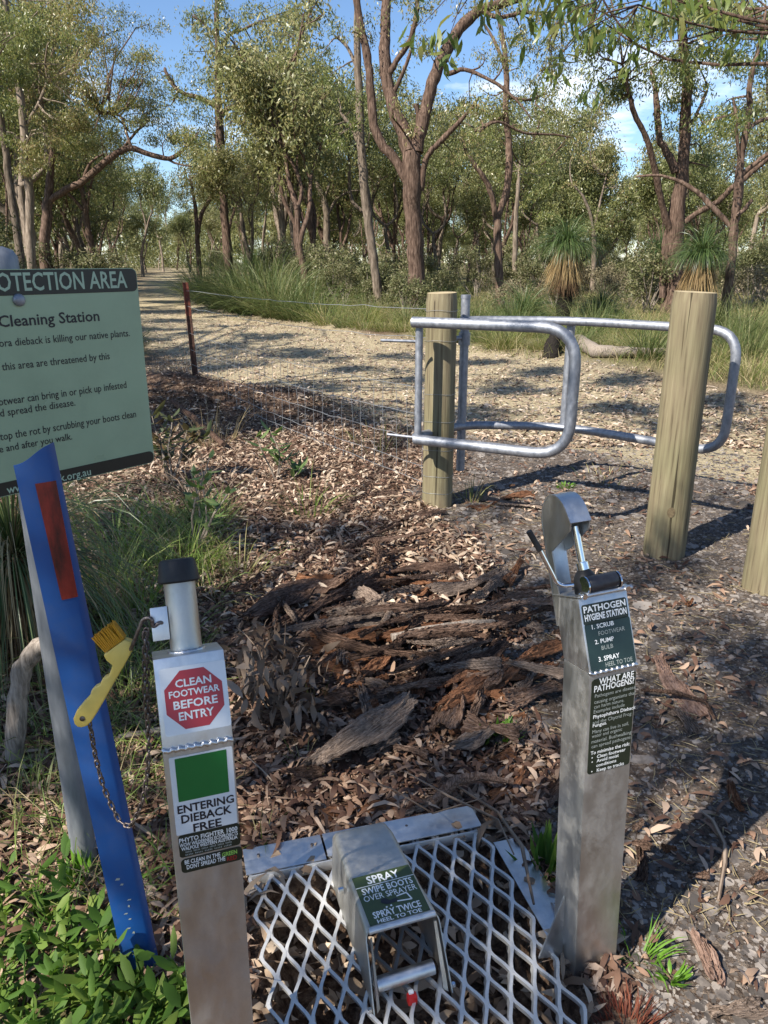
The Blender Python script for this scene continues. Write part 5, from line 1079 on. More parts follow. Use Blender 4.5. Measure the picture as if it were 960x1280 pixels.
# ------------------------------------------------------------------ wire fence and rusty picket
fn = thing('wire_fence', 'slack wire mesh fence running from the gate post to the rusty picket', 'fence', (0, 0, 0))
FA, FB = Vector((.33, 4.84, 0)), Vector((-2.13, 8.60, 0))
def fpt(t, z): p = FA.lerp(FB, t); p.z = gz(p.x, p.y) * .0 + z; return p
def wire(z0, z1, sag=.03, r=.0019, wr=True, t1=1.0, sd=0):
    rr = np.random.default_rng(int(z0 * 1000) + sd); m = MB(); n = 26
    m.tube([fpt(i / n * t1, z0 + (z1 - z0) * i / n - sag * math.sin(PI * i / n) + rr.normal(0, .004)) for i in range(n + 1)], r, 5)
    if wr:
        m.tube([Vector((.345 + .099 * math.cos(2 * PI * i / 20), 4.75 + .099 * math.sin(2 * PI * i / 20), z0 + .004 * math.sin(i))) for i in range(21)], r * .55, 4)
    return obj('line_wire', m, M['wire'], fn)
for z0, z1, sg in ((1.215, 1.19, .03), (1.04, 1.02, .05), (.72, .74, .05), (.55, .56, .06), (.37, .40, .05), (.20, .26, .05), (.09, .14, .02)): wire(z0, z1, sg)
m = MB(); rr = np.random.default_rng(4)
for i in range(1, 30):
    t = i / 30 + rr.normal(0, .004); zz = [.09, .20, .37, .55, .73]; m.tube([fpt(t + rr.normal(0, .002), z * (1 - .0 * t) + .04 * t - .05 * math.sin(PI * t) + rr.normal(0, .008)) for z in zz], .0016, 4)
obj('stay_wires', m, M['wire'], fn)
for a, b in (((.20, 4.60, 1.045), (-.02, 4.62, 1.05)), ((.20, 4.57, .475), (.02, 4.62, .485))): m = MB(); m.tube([a, b], .009, 8); obj('strainer_rod', m, M['galv'], fn, sm=60)
# a straight-backed Y-section picket, its top third bare of paint
pk = thing('star_picket', 'rusty red steel picket leaning slightly at the far end of the wire fence', 'picket', (-2.10, 8.62, 0))
def star(z0, z1):
    m = MB(); w, th = .034, .007; pr = []
    for k in range(3):
        a = R(90 + 120 * k + 20); d = Vector((math.cos(a), math.sin(a))); e = Vector((-d.y, d.x)); b = R(150 + 120 * k + 20); pr += [d * w + -e * th * .5, d * w + e * th * .5, Vector((math.cos(b), math.sin(b))) * th * .6]
    lean = lambda z: -.03 * z
    vs = [(p.x + lean(z), p.y, z) for z in (z0, z1) for p in pr]; m.add(vs, [tuple(range(9)), tuple(reversed(range(9, 18)))] + [(i, (i + 1) % 9, 9 + (i + 1) % 9, 9 + i) for i in range(9)]); return m
obj('shaft', star(-.1, .92), M['rust_dark'], pk); obj('rusty_top', star(.921, 1.27), M['rust'], pk)

# ------------------------------------------------------------------ sign on its pole
SX = Vector((.63, .78, 0)).normalized(); sgn = thing('information_sign', 'pale green information sign with black header bolted to a galvanised pole at the left edge', 'sign', (-.775, 1.61, gz(-.775, 1.61)))
SM = mat_of(sgn)
m = MB(); m.tube([(0, 0, -.1), (.004, .0, .7), (.004, .012, 1.495)], .0305, 20); pole = obj('pole', m, M['galv_dull'], sgn, sm=60)
m = MB(); m.tube([(.004, .012, 1.475), (.004, .012, 1.505), (.004, .012, 1.518), (.004, .012, 1.525)], [.0345, .0345, .026, .008], 20); obj('pole_cap', m, M['galv_dull'], pole, sm=50)
fW = Frame((-.743, 1.58, 1.25), SX, (0, 0, 1)); fs_ = fW.local(SM); H = fW.hit
xr = H(181, 450)[0]; yt = H(165, 335)[1]; yb = H(192, 578)[1]; xl = -xr + .02
pan = obj('panel', plate(fs_, xl, yb, xr, yt, .014, -.0035, 0), M['sign_green'], sgn)
hb = H(171, 364)[1]; bb = H(191, 563)[1]
obj('header_band', plate(fs_, xl + .0015, hb, xr - .0015, yt - .0015, .0125, .0002, .0007), M['sign_black'], pan); obj('footer_band', plate(fs_, xl + .0015, yb + .0015, xr - .0015, bb, .0125, .0002, .0007), M['sign_black'], pan)
def twid(s, b): V, f = text_mesh(s, b); return float(V[:, 0].max() - V[:, 0].min())
def sline(full, vis, Lx, Rx, mid, base, cap, bold=0.0):
    x1 = H(*Rx)[0]; x0 = x1 - (x1 - H(*Lx)[0]) * twid(full, bold) / twid(vis, bold); return (full, x0, x1, H(mid, base)[1], H(mid, cap)[1], bold)
lettering(pan, fs_, [sline('DIEBACK PROTECTION AREA', 'OTECTION AREA', (-5, 351), (158, 348), 150, 359.5, 339.5, .014)], M['letter_sign'], .0011)
lettering(pan, fs_, [sline('www.dieback.org.au', 'www.dieback.org.au', (8, 612), (113, 588), 60, 605.5, 596, .012)], M['letter_sign'], .0011)
lettering(pan, fs_, [sline('Boot Cleaning Station', 'Cleaning Station', (-3, 399), (124, 396), 60, 405, 391.5, .016),
  sline('Phytophthora dieback is killing our native plants.', 'ora dieback is killing our native plants.', (-1, 432), (162, 418), 80, 427, 418, .006),
  sline('Many plants in this area are threatened by this', 'this area are threatened by this', (2, 458), (137, 447), 70, 456, 447, .006),
  sline('Muddy footwear can bring in or pick up infested', 'otwear can bring in or pick up infested', (-2, 503), (158, 483), 78, 496, 487, .006),
  sline('soil and spread the disease.', 'd spread the disease.', (0, 518), (94, 505), 47, 514, 505, .006),
  sline('Help stop the rot by scrubbing your boots clean', 'top the rot by scrubbing your boots clean', (0, 548), (170, 520), 85, 536, 527, .006),
  sline('before and after you walk.', 'e and after you walk.', (-1, 563), (90, 547), 45, 557.5, 549, .006)], M['letter_black'], .0007)
hx, hy = H(23, 375); m = MB(); m.tube([fs_.p(hx, hy, .0005), fs_.p(hx, hy, .004), fs_.p(hx, hy, .007), fs_.p(hx, hy, .0085)], [.0125, .0125, .009, .003], 18); obj('bolt_head', m, M['galv'], pan, sm=50)
# ------------------------------------------------------------------ blue marker post
b0 = gp(181, 1226, 0); bt = at(42, 568, 1.31); bx = Vector((math.cos(R(20)), math.sin(R(20)), 0)); bp = thing('marker_post', 'bright blue flat marker post with faded red reflector leaning left in front of the sign', 'post', b0)
ba = (bt - b0); bl = ba.length; fb = Frame(b0, bx - ba.normalized() * bx.dot(ba.normalized()), ba); fbl = fb.local(mat_of(bp)); BW = .0355
def bprof(u): return .0055 * (1 - (u * 1.0) ** 2) - .010 * max(0, u - .78) * 4      # shallow curve, folded back at its right edge
def bpatch(u0, u1, v0, v1, n0, n1, nu=14, nv=30, top=None, jag=0):
    rr = np.random.default_rng(3); m = MB(); V = []
    for nn in (n1, n0):
        for j in range(nv + 1):
            for i in range(nu + 1):
                s = i / nu; u = (u0[0] + (u1[0] - u0[0]) * s) * (1 - j / nv) + (u0[1] + (u1[1] - u0[1]) * s) * j / nv
                v = v0 + (v1 - v0) * j / nv + (top(u) if top and j == nv else 0) + (jag * rr.random() if jag and j == 0 else 0); V.append(fbl.p(u * BW, v, bprof(u) + nn))
    W = nu + 1; o = W * (nv + 1); Q = [(j * W + i, j * W + i + 1, (j + 1) * W + i + 1, (j + 1) * W + i) for j in range(nv) for i in range(nu)]
    Q += [tuple(reversed([a + o for a in q])) for q in Q]
    for i in range(nu): Q.append((i + 1, i, i + o, i + 1 + o)); a = nv * W + i; Q.append((a, a + 1, a + 1 + o, a + o))
    for j in range(nv): a, b = j * W, (j + 1) * W; Q.append((a, b, b + o, a + o)); a += nu; b += nu; Q.append((b, a, a + o, b + o))
    m.add(V, Q); return m
shaft = obj('shaft', bpatch((-1, -1), (1, 1), -.02, bl, -.0035, 0, top=lambda u: .010 * u + .006 * math.sin(u * 2.2), nv=40), M['blue'], bp, sm=40)
v0 = fb.hit(85, 747)[1]; v1 = fb.hit(57, 602)[1]
def uu(px, py): return fb.hit(px, py)[0] / BW
obj('reflector', bpatch((uu(77, 747), uu(44, 604)), (uu(97, 742), uu(70, 600)), v0, v1, .0004, .0016, 8, 20, jag=0), M['red_reflector'], bp, sm=40)
m = MB(); rr = np.random.default_rng(6)
for i in range(9):
    u = rr.uniform(-.3, .1); v = bl * rr.uniform(.10, .24); q = fbl.p(u * BW, v, bprof(u) + .0006); w = rr.uniform(.002, .006); hgt = rr.uniform(.001, .004); m.add([q + fbl.X * a * w + fbl.Y * b * hgt for a, b in ((-1, -.3), (.6, -1), (1, .4), (-.2, 1))], [(0, 1, 2, 3)])
obj('scuff_marks', m, M['letter_grey'], bp)
# ------------------------------------------------------------------ pillars of the cleaning station
TILT = R(20)
def pillar(root, zk, hw, dep, L):
    s, c = math.sin(TILT), math.cos(TILT); kb = zk - dep * math.tan(TILT / 2)
    obj('post', prism([(0, -.05), (0, zk), (dep, kb), (dep, -.05)], -hw, hw, .0022), M['alu'], root)
    ft, fz = L * s, zk + L * c
    hd = obj('slanted_head', prism([(0, zk + .0012), (ft, fz), (ft + dep * c, fz - dep * s), (dep, kb + .0012)], -hw, hw, .0018), M['alu_bright'], root)  # lighter metal than the post: sky brightness put into the head's colour
    m = MB(); rr = np.random.default_rng(int(zk * 1000)); pts = []
    for i in range(60): x = -hw + 2 * hw * i / 59; pts.append((x, -.0015 + .0012 * math.sin(i * 1.9), zk + .0015 * math.sin(i * .95)))
    m.tube(pts, [.0038 + .0011 * math.sin(i * 1.9) for i in range(60)], 8); obj('weld_bead', m, M['weld'], root, sm=60); return hd, ft, fz
# -- left pillar: brush chain, octagon sticker, green square
LY = R(19); k0 = at(248, 931, 1.0); lp = thing('cleaning_station_pillar', 'left aluminium pillar with black rubber cap and green square sticker reading ENTERING DIEBACK FREE', 'pillar', (k0.x, k0.y, 0), LY); LM = mat_of(lp); e1 = LM.to_3x3() @ Vector((1, 0, 0))
hd, ft, fz = pillar(lp, k0.z, .0525, .10, .138)
up_dir = LM.to_3x3() @ Vector((0, math.sin(TILT), math.cos(TILT)))
fU = Frame(k0, e1, up_dir); fUl = fU.local(LM); fD = Frame(k0, e1, (0, 0, 1)); fDl = fD.local(LM)
def c1(x, y): return (190 + x / 4.125, 790 + y / 4.125)
def rect(fr, cv, Lp, Rp, Tp, Bp): return fr.hit(*cv(*Lp))[0], fr.hit(*cv(*Bp))[1], fr.hit(*cv(*Rp))[0], fr.hit(*cv(*Tp))[1]
def tl(fr, cv, txt, Lp, Rp, yc, yb, bold=.015):
    xm = (Lp[0] + Rp[0]) / 2; return (txt, fr.hit(*cv(*Lp))[0], fr.hit(*cv(*Rp))[0], fr.hit(*cv(xm, yb))[1], fr.hit(*cv(xm, yc))[1], bold)
x0, y0, x1, y1 = rect(fU, c1, (48, 330), (392, 310), (200, 168), (236, 512))
st = obj('octagon_sticker', plate(fUl, x0, y0, x1, y1, .004), M['white_sticker'], lp)
oc = [fU.hit(*c1(*p)) for p in [(138, 200), (265, 185), (362, 260), (375, 380), (295, 478), (172, 497), (75, 410), (65, 300)]]
cx = sum(p[0] for p in oc) / 8; cy = sum(p[1] for p in oc) / 8; rw = (max(p[0] for p in oc) - min(p[0] for p in oc)) / 2; rh = (max(p[1] for p in oc) - min(p[1] for p in oc)) / 2; sc8 = 1 / math.cos(R(22.5))
obj('red_octagon', slab(fUl, [(cx + rw * sc8 * math.cos(R(22.5 + 45 * k)), cy + rh * sc8 * math.sin(R(22.5 + 45 * k))) for k in range(8)], .0012, .0015), M['red_sticker'], st)
lettering(st, fUl, [tl(fU, c1, 'CLEAN', (118, 262), (305, 240), 234, 272, .022), tl(fU, c1, 'FOOTWEAR', (86, 320), (348, 285), 288, 321, .022), tl(fU, c1, 'BEFORE', (110, 375), (338, 345), 341, 381, .022), tl(fU, c1, 'ENTRY', (138, 432), (320, 405), 400, 441, .022)], M['letter_white'], .0019)
x0, y0, x1, y1 = rect(fD, c1, (106, 850), (427, 790), (245, 620), (288, 1014))
st = obj('entering_sticker', plate(fDl, x0, y0, x1, y1, .002), M['white_sticker'], lp)
x0, y0, x1, y1 = rect(fD, c1, (126, 761), (390, 711), (248, 628), (268, 848)); obj('green_square', plate(fDl, x0, y0, x1, y1, .001, .0012, .0015), M['green_sticker'], st)
lettering(st, fDl, [tl(fD, c1, 'ENTERING', (130, 910), (422, 860), 866, 905, .022), tl(fD, c1, 'DIEBACK', (150, 960), (410, 913), 917, 957, .022), tl(fD, c1, 'FREE', (212, 1003), (358, 978), 972, 1011, .022)], M['letter_black'], .0017)
x0, y0, x1, y1 = rect(fD, c1, (138, 1104), (453, 1040), (290, 1018), (302, 1128)); st = obj('maker_sticker', plate(fDl, x0, y0, x1, y1, .005), M['dark_sticker'], lp)
def small_marks(fr, cv, Lp, Rp, yc, yb, groups):
    """print too small to read in the photograph: short strokes"""
    rr = np.random.default_rng(int(Lp[1])); m = MB(); a = fr.hit(*cv(*Lp))[0]; b = fr.hit(*cv(*Rp))[0]; xm = (Lp[0] + Rp[0]) / 2; v0_, v1_ = fr.hit(*cv(xm, yb))[1], fr.hit(*cv(xm, yc))[1]; n = groups * 6
    for i in range(n):
        if i % 6 == 5: continue
        s = a + (b - a) * i / n; w = (b - a) / n * .62; q = fr.local(LM); m.add([q.p(s, v0_, .0016), q.p(s + w, v0_, .0016), q.p(s + w * rr.uniform(.5, 1), v0_ + (v1_ - v0_) * rr.uniform(.6, 1), .0016), q.p(s, v0_ + (v1_ - v0_) * rr.uniform(.6, 1), .0016)], [(0, 1, 2, 3)])
    return m
lettering(st, fDl, [tl(fD, c1, 'PHYTO FIGHTER 1000', (138, 1068), (440, 1015), 1031, 1053, .02), tl(fD, c1, 'WOW WILDERNESS ECOPROJECTS', (141, 1090), (442, 1040), 1057, 1075, .02), tl(fD, c1, 'WALPOLE WESTERN AUSTRALIA', (150, 1108), (440, 1058), 1077, 1094, .02)], M['letter_white'], .0016)
obj('small_print', small_marks(fD, c1, (172, 1122), (420, 1080), 1098, 1108, 6), M['letter_grey'], st)
obj('small_print', small_marks(fD, c1, (172, 1138), (420, 1095), 1113, 1122, 5), M['letter_grey'], st)
x0, y0, x1, y1 = rect(fD, c1, (150, 1205), (466, 1139), (304, 1138), (312, 1207)); st = obj('slogan_sticker', plate(fDl, x0, y0, x1, y1, .007), M['dark_sticker'], lp)
lettering(st, fDl, [tl(fD, c1, 'BE CLEAN IN THE', (168, 1183), (352, 1147), 1154, 1174, .02), tl(fD, c1, 'DONT SPREAD THE', (178, 1205), (378, 1168), 1176, 1197, .02)], M['letter_white'], .0016)
lettering(st, fDl, [tl(fD, c1, 'GREEN', (360, 1145), (438, 1128), 1127, 1147, .02)], M['letter_green'], .0016); lettering(st, fDl, [tl(fD, c1, 'RED', (386, 1166), (437, 1156), 1151, 1172, .02)], M['letter_red'], .0016)
# tube neck, cap, lug
ax_ = Vector((0, math.sin(TILT), math.cos(TILT))); tc0 = Vector((.0, ft + .05 * math.cos(TILT), fz - .05 * math.sin(TILT)))
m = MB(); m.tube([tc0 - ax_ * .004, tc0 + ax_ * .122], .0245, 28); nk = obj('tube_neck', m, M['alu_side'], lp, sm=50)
m = MB(); m.tube([tc0 + ax_ * .109, tc0 + ax_ * .112, tc0 + ax_ * .121, tc0 + ax_ * .141, tc0 + ax_ * .145, tc0 + ax_ * .1465], [.0305, .0325, .0312, .0285, .026, .02], 28); obj('rubber_cap', m, M['rubber'], nk, sm=40)
m = MB(); m.tube([tc0 + Vector((.030 * math.cos(2 * PI * i / 40), .030 * math.sin(2 * PI * i / 40) * math.cos(TILT), -.030 * math.sin(2 * PI * i / 40) * math.sin(TILT))) * .86 + ax_ * .001 for i in range(41)], [.0032 + .0008 * math.sin(i * 2.3) for i in range(41)], 7); obj('neck_weld', m, M['weld'], nk, sm=60)
T3 = Matrix.Rotation(-TILT, 3, 'X'); lugc = tc0 + ax_ * .052 + Vector((-.036, -.010, 0)); obj('chain_lug', boxmesh(lugc, (.026, .004, .052), .001, T3), M['alu_bright'], nk)
# -- hook, chain and scrubbing brush
lugW = LM @ lugc; hole = at(200.5, 777, lugW.y - .004)
ch = thing('brush_chain', 'dark steel chain with hook hanging between the left pillar and the yellow brush', 'chain', hole); CO = Vector(hole)
YB = 1.075
m = MB(); m.tube([p - CO for p in fillet([at(205, 779, lugW.y + .006), at(199, 778, lugW.y - .006), at(191, 785, YB), at(190, 772, YB), at(179, 773, YB), at(172, 790, YB), at(166, 806, YB), at(163, 812, YB + .006)], .012, 6)], .0030, 9); obj('hook', m, M['chain'], ch, sm=60)
def link_mesh():
    m = MB(); p = []; a, b = .0031, .0052
    for k in range(22):
        t = 2 * PI * k / 22; x = a * math.cos(t); y = a * math.sin(t) + (b if math.sin(t) >= 0 else -b) * .9; p.append((x, 0, y))
    p.append(p[0]); m.tube(p, .00165, 6, cap=False); me = m.mesh('link'); smooth(me); me.materials.append(M['chain']); return me
lk = link_mesh()
def chain_path(pts, tw0=0):
    pts = fillet(pts, .05, 6); L = [0]
    for i in range(len(pts) - 1): L.append(L[-1] + (pts[i + 1] - pts[i]).length)
    n = int(L[-1] / .0122)
    for i in range(n):
        s = (i + .5) * L[-1] / n; j = max(k for k in range(len(L)) if L[k] <= s); j = min(j, len(pts) - 2); q = pts[j].lerp(pts[j + 1], (s - L[j]) / (L[j + 1] - L[j])); d = (pts[j + 1] - pts[j]).normalized()
        o = bpy.data.objects.new('link', lk); C.objects.link(o); o.parent = ch; rq = d.to_track_quat('Z', 'Y') @ Euler((0, 0, R(45 + 90 * (i % 2) + 12 * math.sin(i * 1.7)))).to_quaternion(); o.location = q - CO; o.rotation_mode = 'QUATERNION'; o.rotation_quaternion = rq
chain_path([at(183, 786, YB), at(184, 880, YB + .01), at(187, 950, YB + .02), at(178, 1005, YB + .02), at(163, 1034, YB + .03), at(150, 1028, YB + .04), at(131, 990, YB + .05), at(120, 950, YB + .05), at(112, 903, YB + .02)])
chain_path([at(181, 790, YB - .004), at(181, 860, YB), at(184, 900, YB + .008)])
fB = Frame(at(130, 850, YB), (1, .12, 0), (0, .12, 1)); brs = thing('scrubbing_brush', 'yellow plastic boot brush with orange bristles hanging from the hook', 'brush', fB.O); fBl = fB.local(mat_of(brs))
ho = [(167.8, 805.6), (163, 800.5), (155.6, 798), (143, 807), (130, 817), (134, 824), (141.6, 830), (139, 837), (137, 843), (131, 845.5), (128, 849), (126.6, 854), (120, 857), (115.8, 861), (114, 867.5), (106, 876), (97.5, 886), (93.7, 895.6), (95.2, 902), (99, 905.5), (104, 906.4), (111, 904.5), (116.5, 899), (123.5, 888), (131, 875), (144.4, 850.6), (157.5, 828), (164, 816)]
bm = bmesh.new(); h2 = [fB.hit(*p) for p in reversed(ho)]; va = [bm.verts.new(fBl.p(a, b, .008)) for a, b in h2]; vb = [bm.verts.new(fBl.p(a, b, -.008)) for a, b in h2]; n = len(va); bm.faces.new(va); bm.faces.new(list(reversed(vb)))
for i in range(n): bm.faces.new((va[(i + 1) % n], va[i], vb[i], vb[(i + 1) % n]))
bmesh.ops.triangulate(bm, faces=[f for f in bm.faces if len(f.verts) > 4]); bmesh.ops.recalc_face_normals(bm, faces=list(bm.faces))
eg = [e for e in bm.edges if len(e.link_faces) == 2 and e.calc_face_angle(0) > .9]
bmesh.ops.bevel(bm, geom=eg, offset=.0022, segments=3, profile=.5, affect='EDGES', clamp_overlap=True)
me = bpy.data.meshes.new('handle'); bm.to_mesh(me); bm.free(); smooth(me, 40); obj('handle', me, M['yellow'], brs)
m = MB(); rr = np.random.default_rng(12); A0, A1, A2, A3 = [Vector(fB.hit(*p)) for p in ((132, 814), (156, 796.5), (141.5, 776.5), (116, 796))]
for i in range(14):
    for k in range(5):
        s = (i + .5) / 14; a = A0.lerp(A1, s); b = A3.lerp(A2, s) + Vector(rr.normal(0, .0012, 2)); nn = -.007 + .0035 * k; m.tube([fBl.p(a.x, a.y, nn), fBl.p(b.x, b.y, nn + rr.normal(0, .001))], [.0015, .00125], 5)
obj('bristles', m, M['bristle'], brs, sm=60)
sx, sy = fB.hit(105.3, 895); m = MB(); m.tube([fBl.p(sx, sy, .0075), fBl.p(sx, sy, .0092), fBl.p(sx, sy, .010)], [.0045, .0042, .002], 16); obj('screw', m, M['chain'], brs, sm=50)
# -- right pillar: pump, goose-neck hood and text stickers
RY = R(18); rp = thing('pump_pillar', 'right aluminium pillar with foot-pump lever and stickers headed PATHOGEN HYGIENE STATION', 'pillar', (.468, 1.300, 0), RY); rp.rotation_euler = (0, R(-2.6), RY); RM = mat_of(rp); R3 = RM.to_3x3()
ZK = .765; hd, ft, fz = pillar(rp, ZK, .0525, .092, .143)
kR = RM @ Vector((0, 0, ZK)); fU = Frame(kR, R3 @ Vector((1, 0, 0)), R3 @ Vector((0, math.sin(TILT), math.cos(TILT)))); fUl = fU.local(RM); fD = Frame(kR, R3 @ Vector((1, 0, 0)), R3 @ Vector((0, 0, 1))); fDl = fD.local(RM)
def c2(x, y): return (720 + x / 4.74, 720 + y / 4.74)
def fit_r(r, hw=.0525, mrg=.003): x0, y0, x1, y1 = r; return max(x0, -hw + mrg), y0, min(x1, hw - mrg), y1
x0, y0, x1, y1 = fit_r(rect(fU, c2, (37, 228), (303, 190), (158, 150), (182, 268))); st = obj('title_sticker', plate(fUl, x0, y0, x1, y1, .004), M['dark_sticker'], rp)
def cl(ls): return [(t, max(a, x0 + .003), min(b, x1 - .003), c_, d, e) for t, a, b, c_, d, e in ls]
lettering(st, fUl, cl([tl(fU, c2, 'PATHOGEN', (30, 190), (293, 170), 161, 198, .022), tl(fU, c2, 'HYGIENE STATION', (42, 240), (302, 212), 209, 246, .03)]), M['letter_white'], .0016)
x0, y0, x1, y1 = fit_r(rect(fU, c2, (68, 428), (347, 385), (180, 262), (235, 540))); st = obj('steps_sticker', plate(fUl, x0, y0, x1, y1, .005), M['teal_sticker'], rp)
lettering(st, fUl, [tl(fU, c2, '1. SCRUB', (90, 295), (222, 282), 277, 303, .012), tl(fU, c2, '2. PUMP', (108, 382), (222, 375), 368, 393, .012), tl(fU, c2, '3. SPRAY', (130, 488), (255, 470), 467, 495, .012)], M['letter_white'], .0016)
lettering(st, fUl, [tl(fU, c2, 'FOOTWEAR', (130, 333), (287, 315), 312, 337, 0), tl(fU, c2, 'BULB', (148, 422), (217, 413), 406, 431, 0), tl(fU, c2, 'HEEL TO TOE', (172, 518), (332, 495), 494, 520, 0)], M['letter_grey'], .0016)
x0, y0, x1, y1 = fit_r(rect(fD, c2, (80, 888), (350, 835), (235, 584), (197, 1142))); st = obj('pathogens_sticker', plate(fDl, x0, y0, x1, y1, .006), M['dark_sticker'], rp)
lettering(st, fDl, cl([tl(fD, c2, 'WHAT ARE', (135, 612), (340, 583), 583, 617, .022), tl(fD, c2, 'PATHOGENS?', (106, 655), (364, 622), 622, 657, .022)]), M['letter_white'], .0016)
BT = [('Pathogens are disease', (110, 697), (350, 662), 672, 692), ('causing organisms that', (107, 733), (350, 697), 706, 727), ('can harm nature.', (105, 768), (282, 742), 743, 763), ('Examples include', (103, 795), (285, 765), 771, 791), ('and the Chytrid Frog', (97, 855), (325, 818), 829, 849),
      ('Many can live in soil,', (95, 915), (310, 875), 886, 906), ('water and organic', (92, 942), (270, 912), 916, 936), ('material. Bushwalking', (90, 972), (325, 928), 941, 961), ('can spread pathogens.', (90, 1000), (325, 958), 969, 989)]
lettering(st, fDl, [tl(fD, c2, a, b, c, d, e, .0) for a, b, c, d, e in BT], M['letter_grey'], .0016)
lettering(st, fDl, [tl(fD, c2, a, b, c, d, e, .012) for a, b, c, d, e in [('Phytophthora Dieback', (100, 825), (350, 782), 794, 814), ('Fungus.', (97, 880), (180, 868), 866, 885), ('To minimise the risk:', (85, 1038), (315, 1000), 1009, 1029), ('•   Clean footwear', (90, 1063), (290, 1032), 1040, 1059), ('•   Avoid moist', (90, 1093), (250, 1068), 1070, 1089), ('conditions', (118, 1115), (235, 1098), 1096, 1114), ('•   Keep to tracks', (88, 1147), (280, 1118), 1122, 1141)]], M['letter_white'], .0016)
# gusset at the foot
m = MB(); m.add([(-.056, .046, .02), (-.056, .050, .02), (-.115, .046, .035), (-.115, .050, .035), (-.056, .046, .19), (-.056, .050, .19)], [(0, 2, 4), (1, 5, 3), (0, 1, 3, 2), (2, 3, 5, 4), (4, 5, 1, 0)]); obj('gusset', m, M['alu_bright'], rp)
# plate lip over the head
s, c = math.sin(TILT), math.cos(TILT)
m = MB(); a = Vector((-.052, ft - .004, fz + .006)); b = Vector((.060, ft - .004, fz + .006)); m.tube([a, b], .0048, 10); lip = obj('front_bar', m, M['alu_bright'], rp, sm=60)
for x in (-.045, .048):
    m = MB(); m.tube([(x, ft - .012, fz + .007), (x, ft + .002, fz + .007)], .006, 6); obj('bar_bolt', m, M['chrome'], lip)
obj('head_lid', boxmesh((0, ft + .046 * c, fz - .046 * s + .003), (.112, .100, .003), .001, Matrix.Rotation(-TILT, 3, 'X')), M['alu_side'], rp)
# goose-neck: a channel that rises behind and curls over the pump bulb
HX0, HX1 = -.0545, -.010
PB = Vector((ft + .092 * c, fz - .092 * s))         # back edge of the head's top; the neck leans with the head
def hpt(a, u): return (PB.x - a * c + u * s, PB.y + a * s + u * c)
arc = [hpt(-.002, -.06), hpt(-.002, .03), hpt(-.002, .135)] + [hpt(.050 - .052 * math.cos(R(a)), .138 + .060 * math.sin(R(a))) for a in range(8, 150, 10)] + [hpt(.106, .142)]
def strip(pts, x0, x1, th):
    m = MB(); n = len(pts); V = []
    for i, (y, z) in enumerate(pts):
        a = pts[max(i - 1, 0)]; b = pts[min(i + 1, n - 1)]; ty, tz = b[0] - a[0], b[1] - a[1]; l = math.hypot(ty, tz); ny, nz = tz / l, -ty / l
        V += [(x0, y, z), (x1, y, z), (x1, y - ny * th, z - nz * th), (x0, y - ny * th, z - nz * th)]
    Q = [(4 * i + k, 4 * i + (k + 1) % 4, 4 * i + 4 + (k + 1) % 4, 4 * i + 4 + k) for i in range(n - 1) for k in range(4)]; Q += [(3, 2, 1, 0), (4 * n - 4, 4 * n - 3, 4 * n - 2, 4 * n - 1)]; m.add(V, Q); return m
gn = obj('goose_neck', strip(arc, HX0, HX1, -.003), M['alu_bright'], rp, sm=40)
for x in (HX0 + .0005, HX1 - .0035):      # cheeks closing the hood on both sides
    out2 = [(y - .0 * y, z) for y, z in arc[2:]] + [hpt(.100, .128), hpt(.02, .090), hpt(0, .085)]
    m = MB(); n = len(out2); m.add([(x, y, z) for y, z in out2] + [(x + .003, y, z) for y, z in out2], [tuple(range(n)), tuple(reversed(range(n, 2 * n)))] + [(i, n + i, n + (i + 1) % n, (i + 1) % n) for i in range(n)]); obj('hood_cheek', m, M['alu_side'], gn)  # darker metal than the neck strip puts the side shade into the colour
fl = [hpt(0, -.06), hpt(.022, -.0), hpt(.020, .095), hpt(0, .084)]
m = MB(); m.add([(HX0 + .0005, y, z) for y, z in fl] + [(HX0 + .0035, y, z) for y, z in fl], [(0, 1, 2, 3), (7, 6, 5, 4), (0, 4, 5, 1), (1, 5, 6, 2), (2, 6, 7, 3), (3, 7, 4, 0)]); obj('neck_flange', m, M['alu_side'], gn)  # flange in the same darker metal, its shade put into the colour
def v3(x, a, u): y, z = hpt(a, u); return Vector((x, y, z))
m = MB(); m.tube([v3(-.024, .070, .135), v3(-.018, .066, .060)], [.0075, .0075], 14); m.tube([v3(-.0185, .066, .064), v3(-.017, .066, .050)], [.012, .012], 14); obj('pump_rod', m, M['chrome'], rp, sm=50)
m = MB(); m.tube([v3(-.017, .066, .052), v3(-.017, .066, .047), v3(-.017, .066, .036), v3(-.016, .066, .022), v3(-.016, .066, .002)], [.006, .014, .021, .0245, .024], 22); obj('pump_bulb', m, M['rubber'], rp, sm=70)
m = MB(); m.tube([(-.030, ft + .008, fz + .020), (-.028, ft + .008, fz + .020), (.030, ft + .008, fz + .022), (.032, ft + .008, fz + .022)], [.0145, .0165, .0165, .0145], 24); obj('roller', m, M['roller'], rp, sm=50)
for x in (-.034, .035): m = MB(); m.tube([(x - .0015, ft + .008, fz + .020), (x + .0015, ft + .008, fz + .020)], .018, 20); obj('roller_cheek', m, M['chrome'], rp, sm=40)
E3 = RM.inverted()
hp = [E3 @ at(717, 731, 1.335), E3 @ at(704, 732.5, 1.335), E3 @ at(696, 729, 1.335), E3 @ at(674, 686, 1.335)]; m = MB(); m.tube(fillet(hp, .012, 5), .0042, 12); lv = obj('lever', m, M['chrome'], rp, sm=60)
m = MB(); m.tube([E3 @ at(675, 688, 1.335), E3 @ at(661, 664, 1.335)], .0056, 12); obj('lever_grip', m, M['rubber'], lv, sm=50)
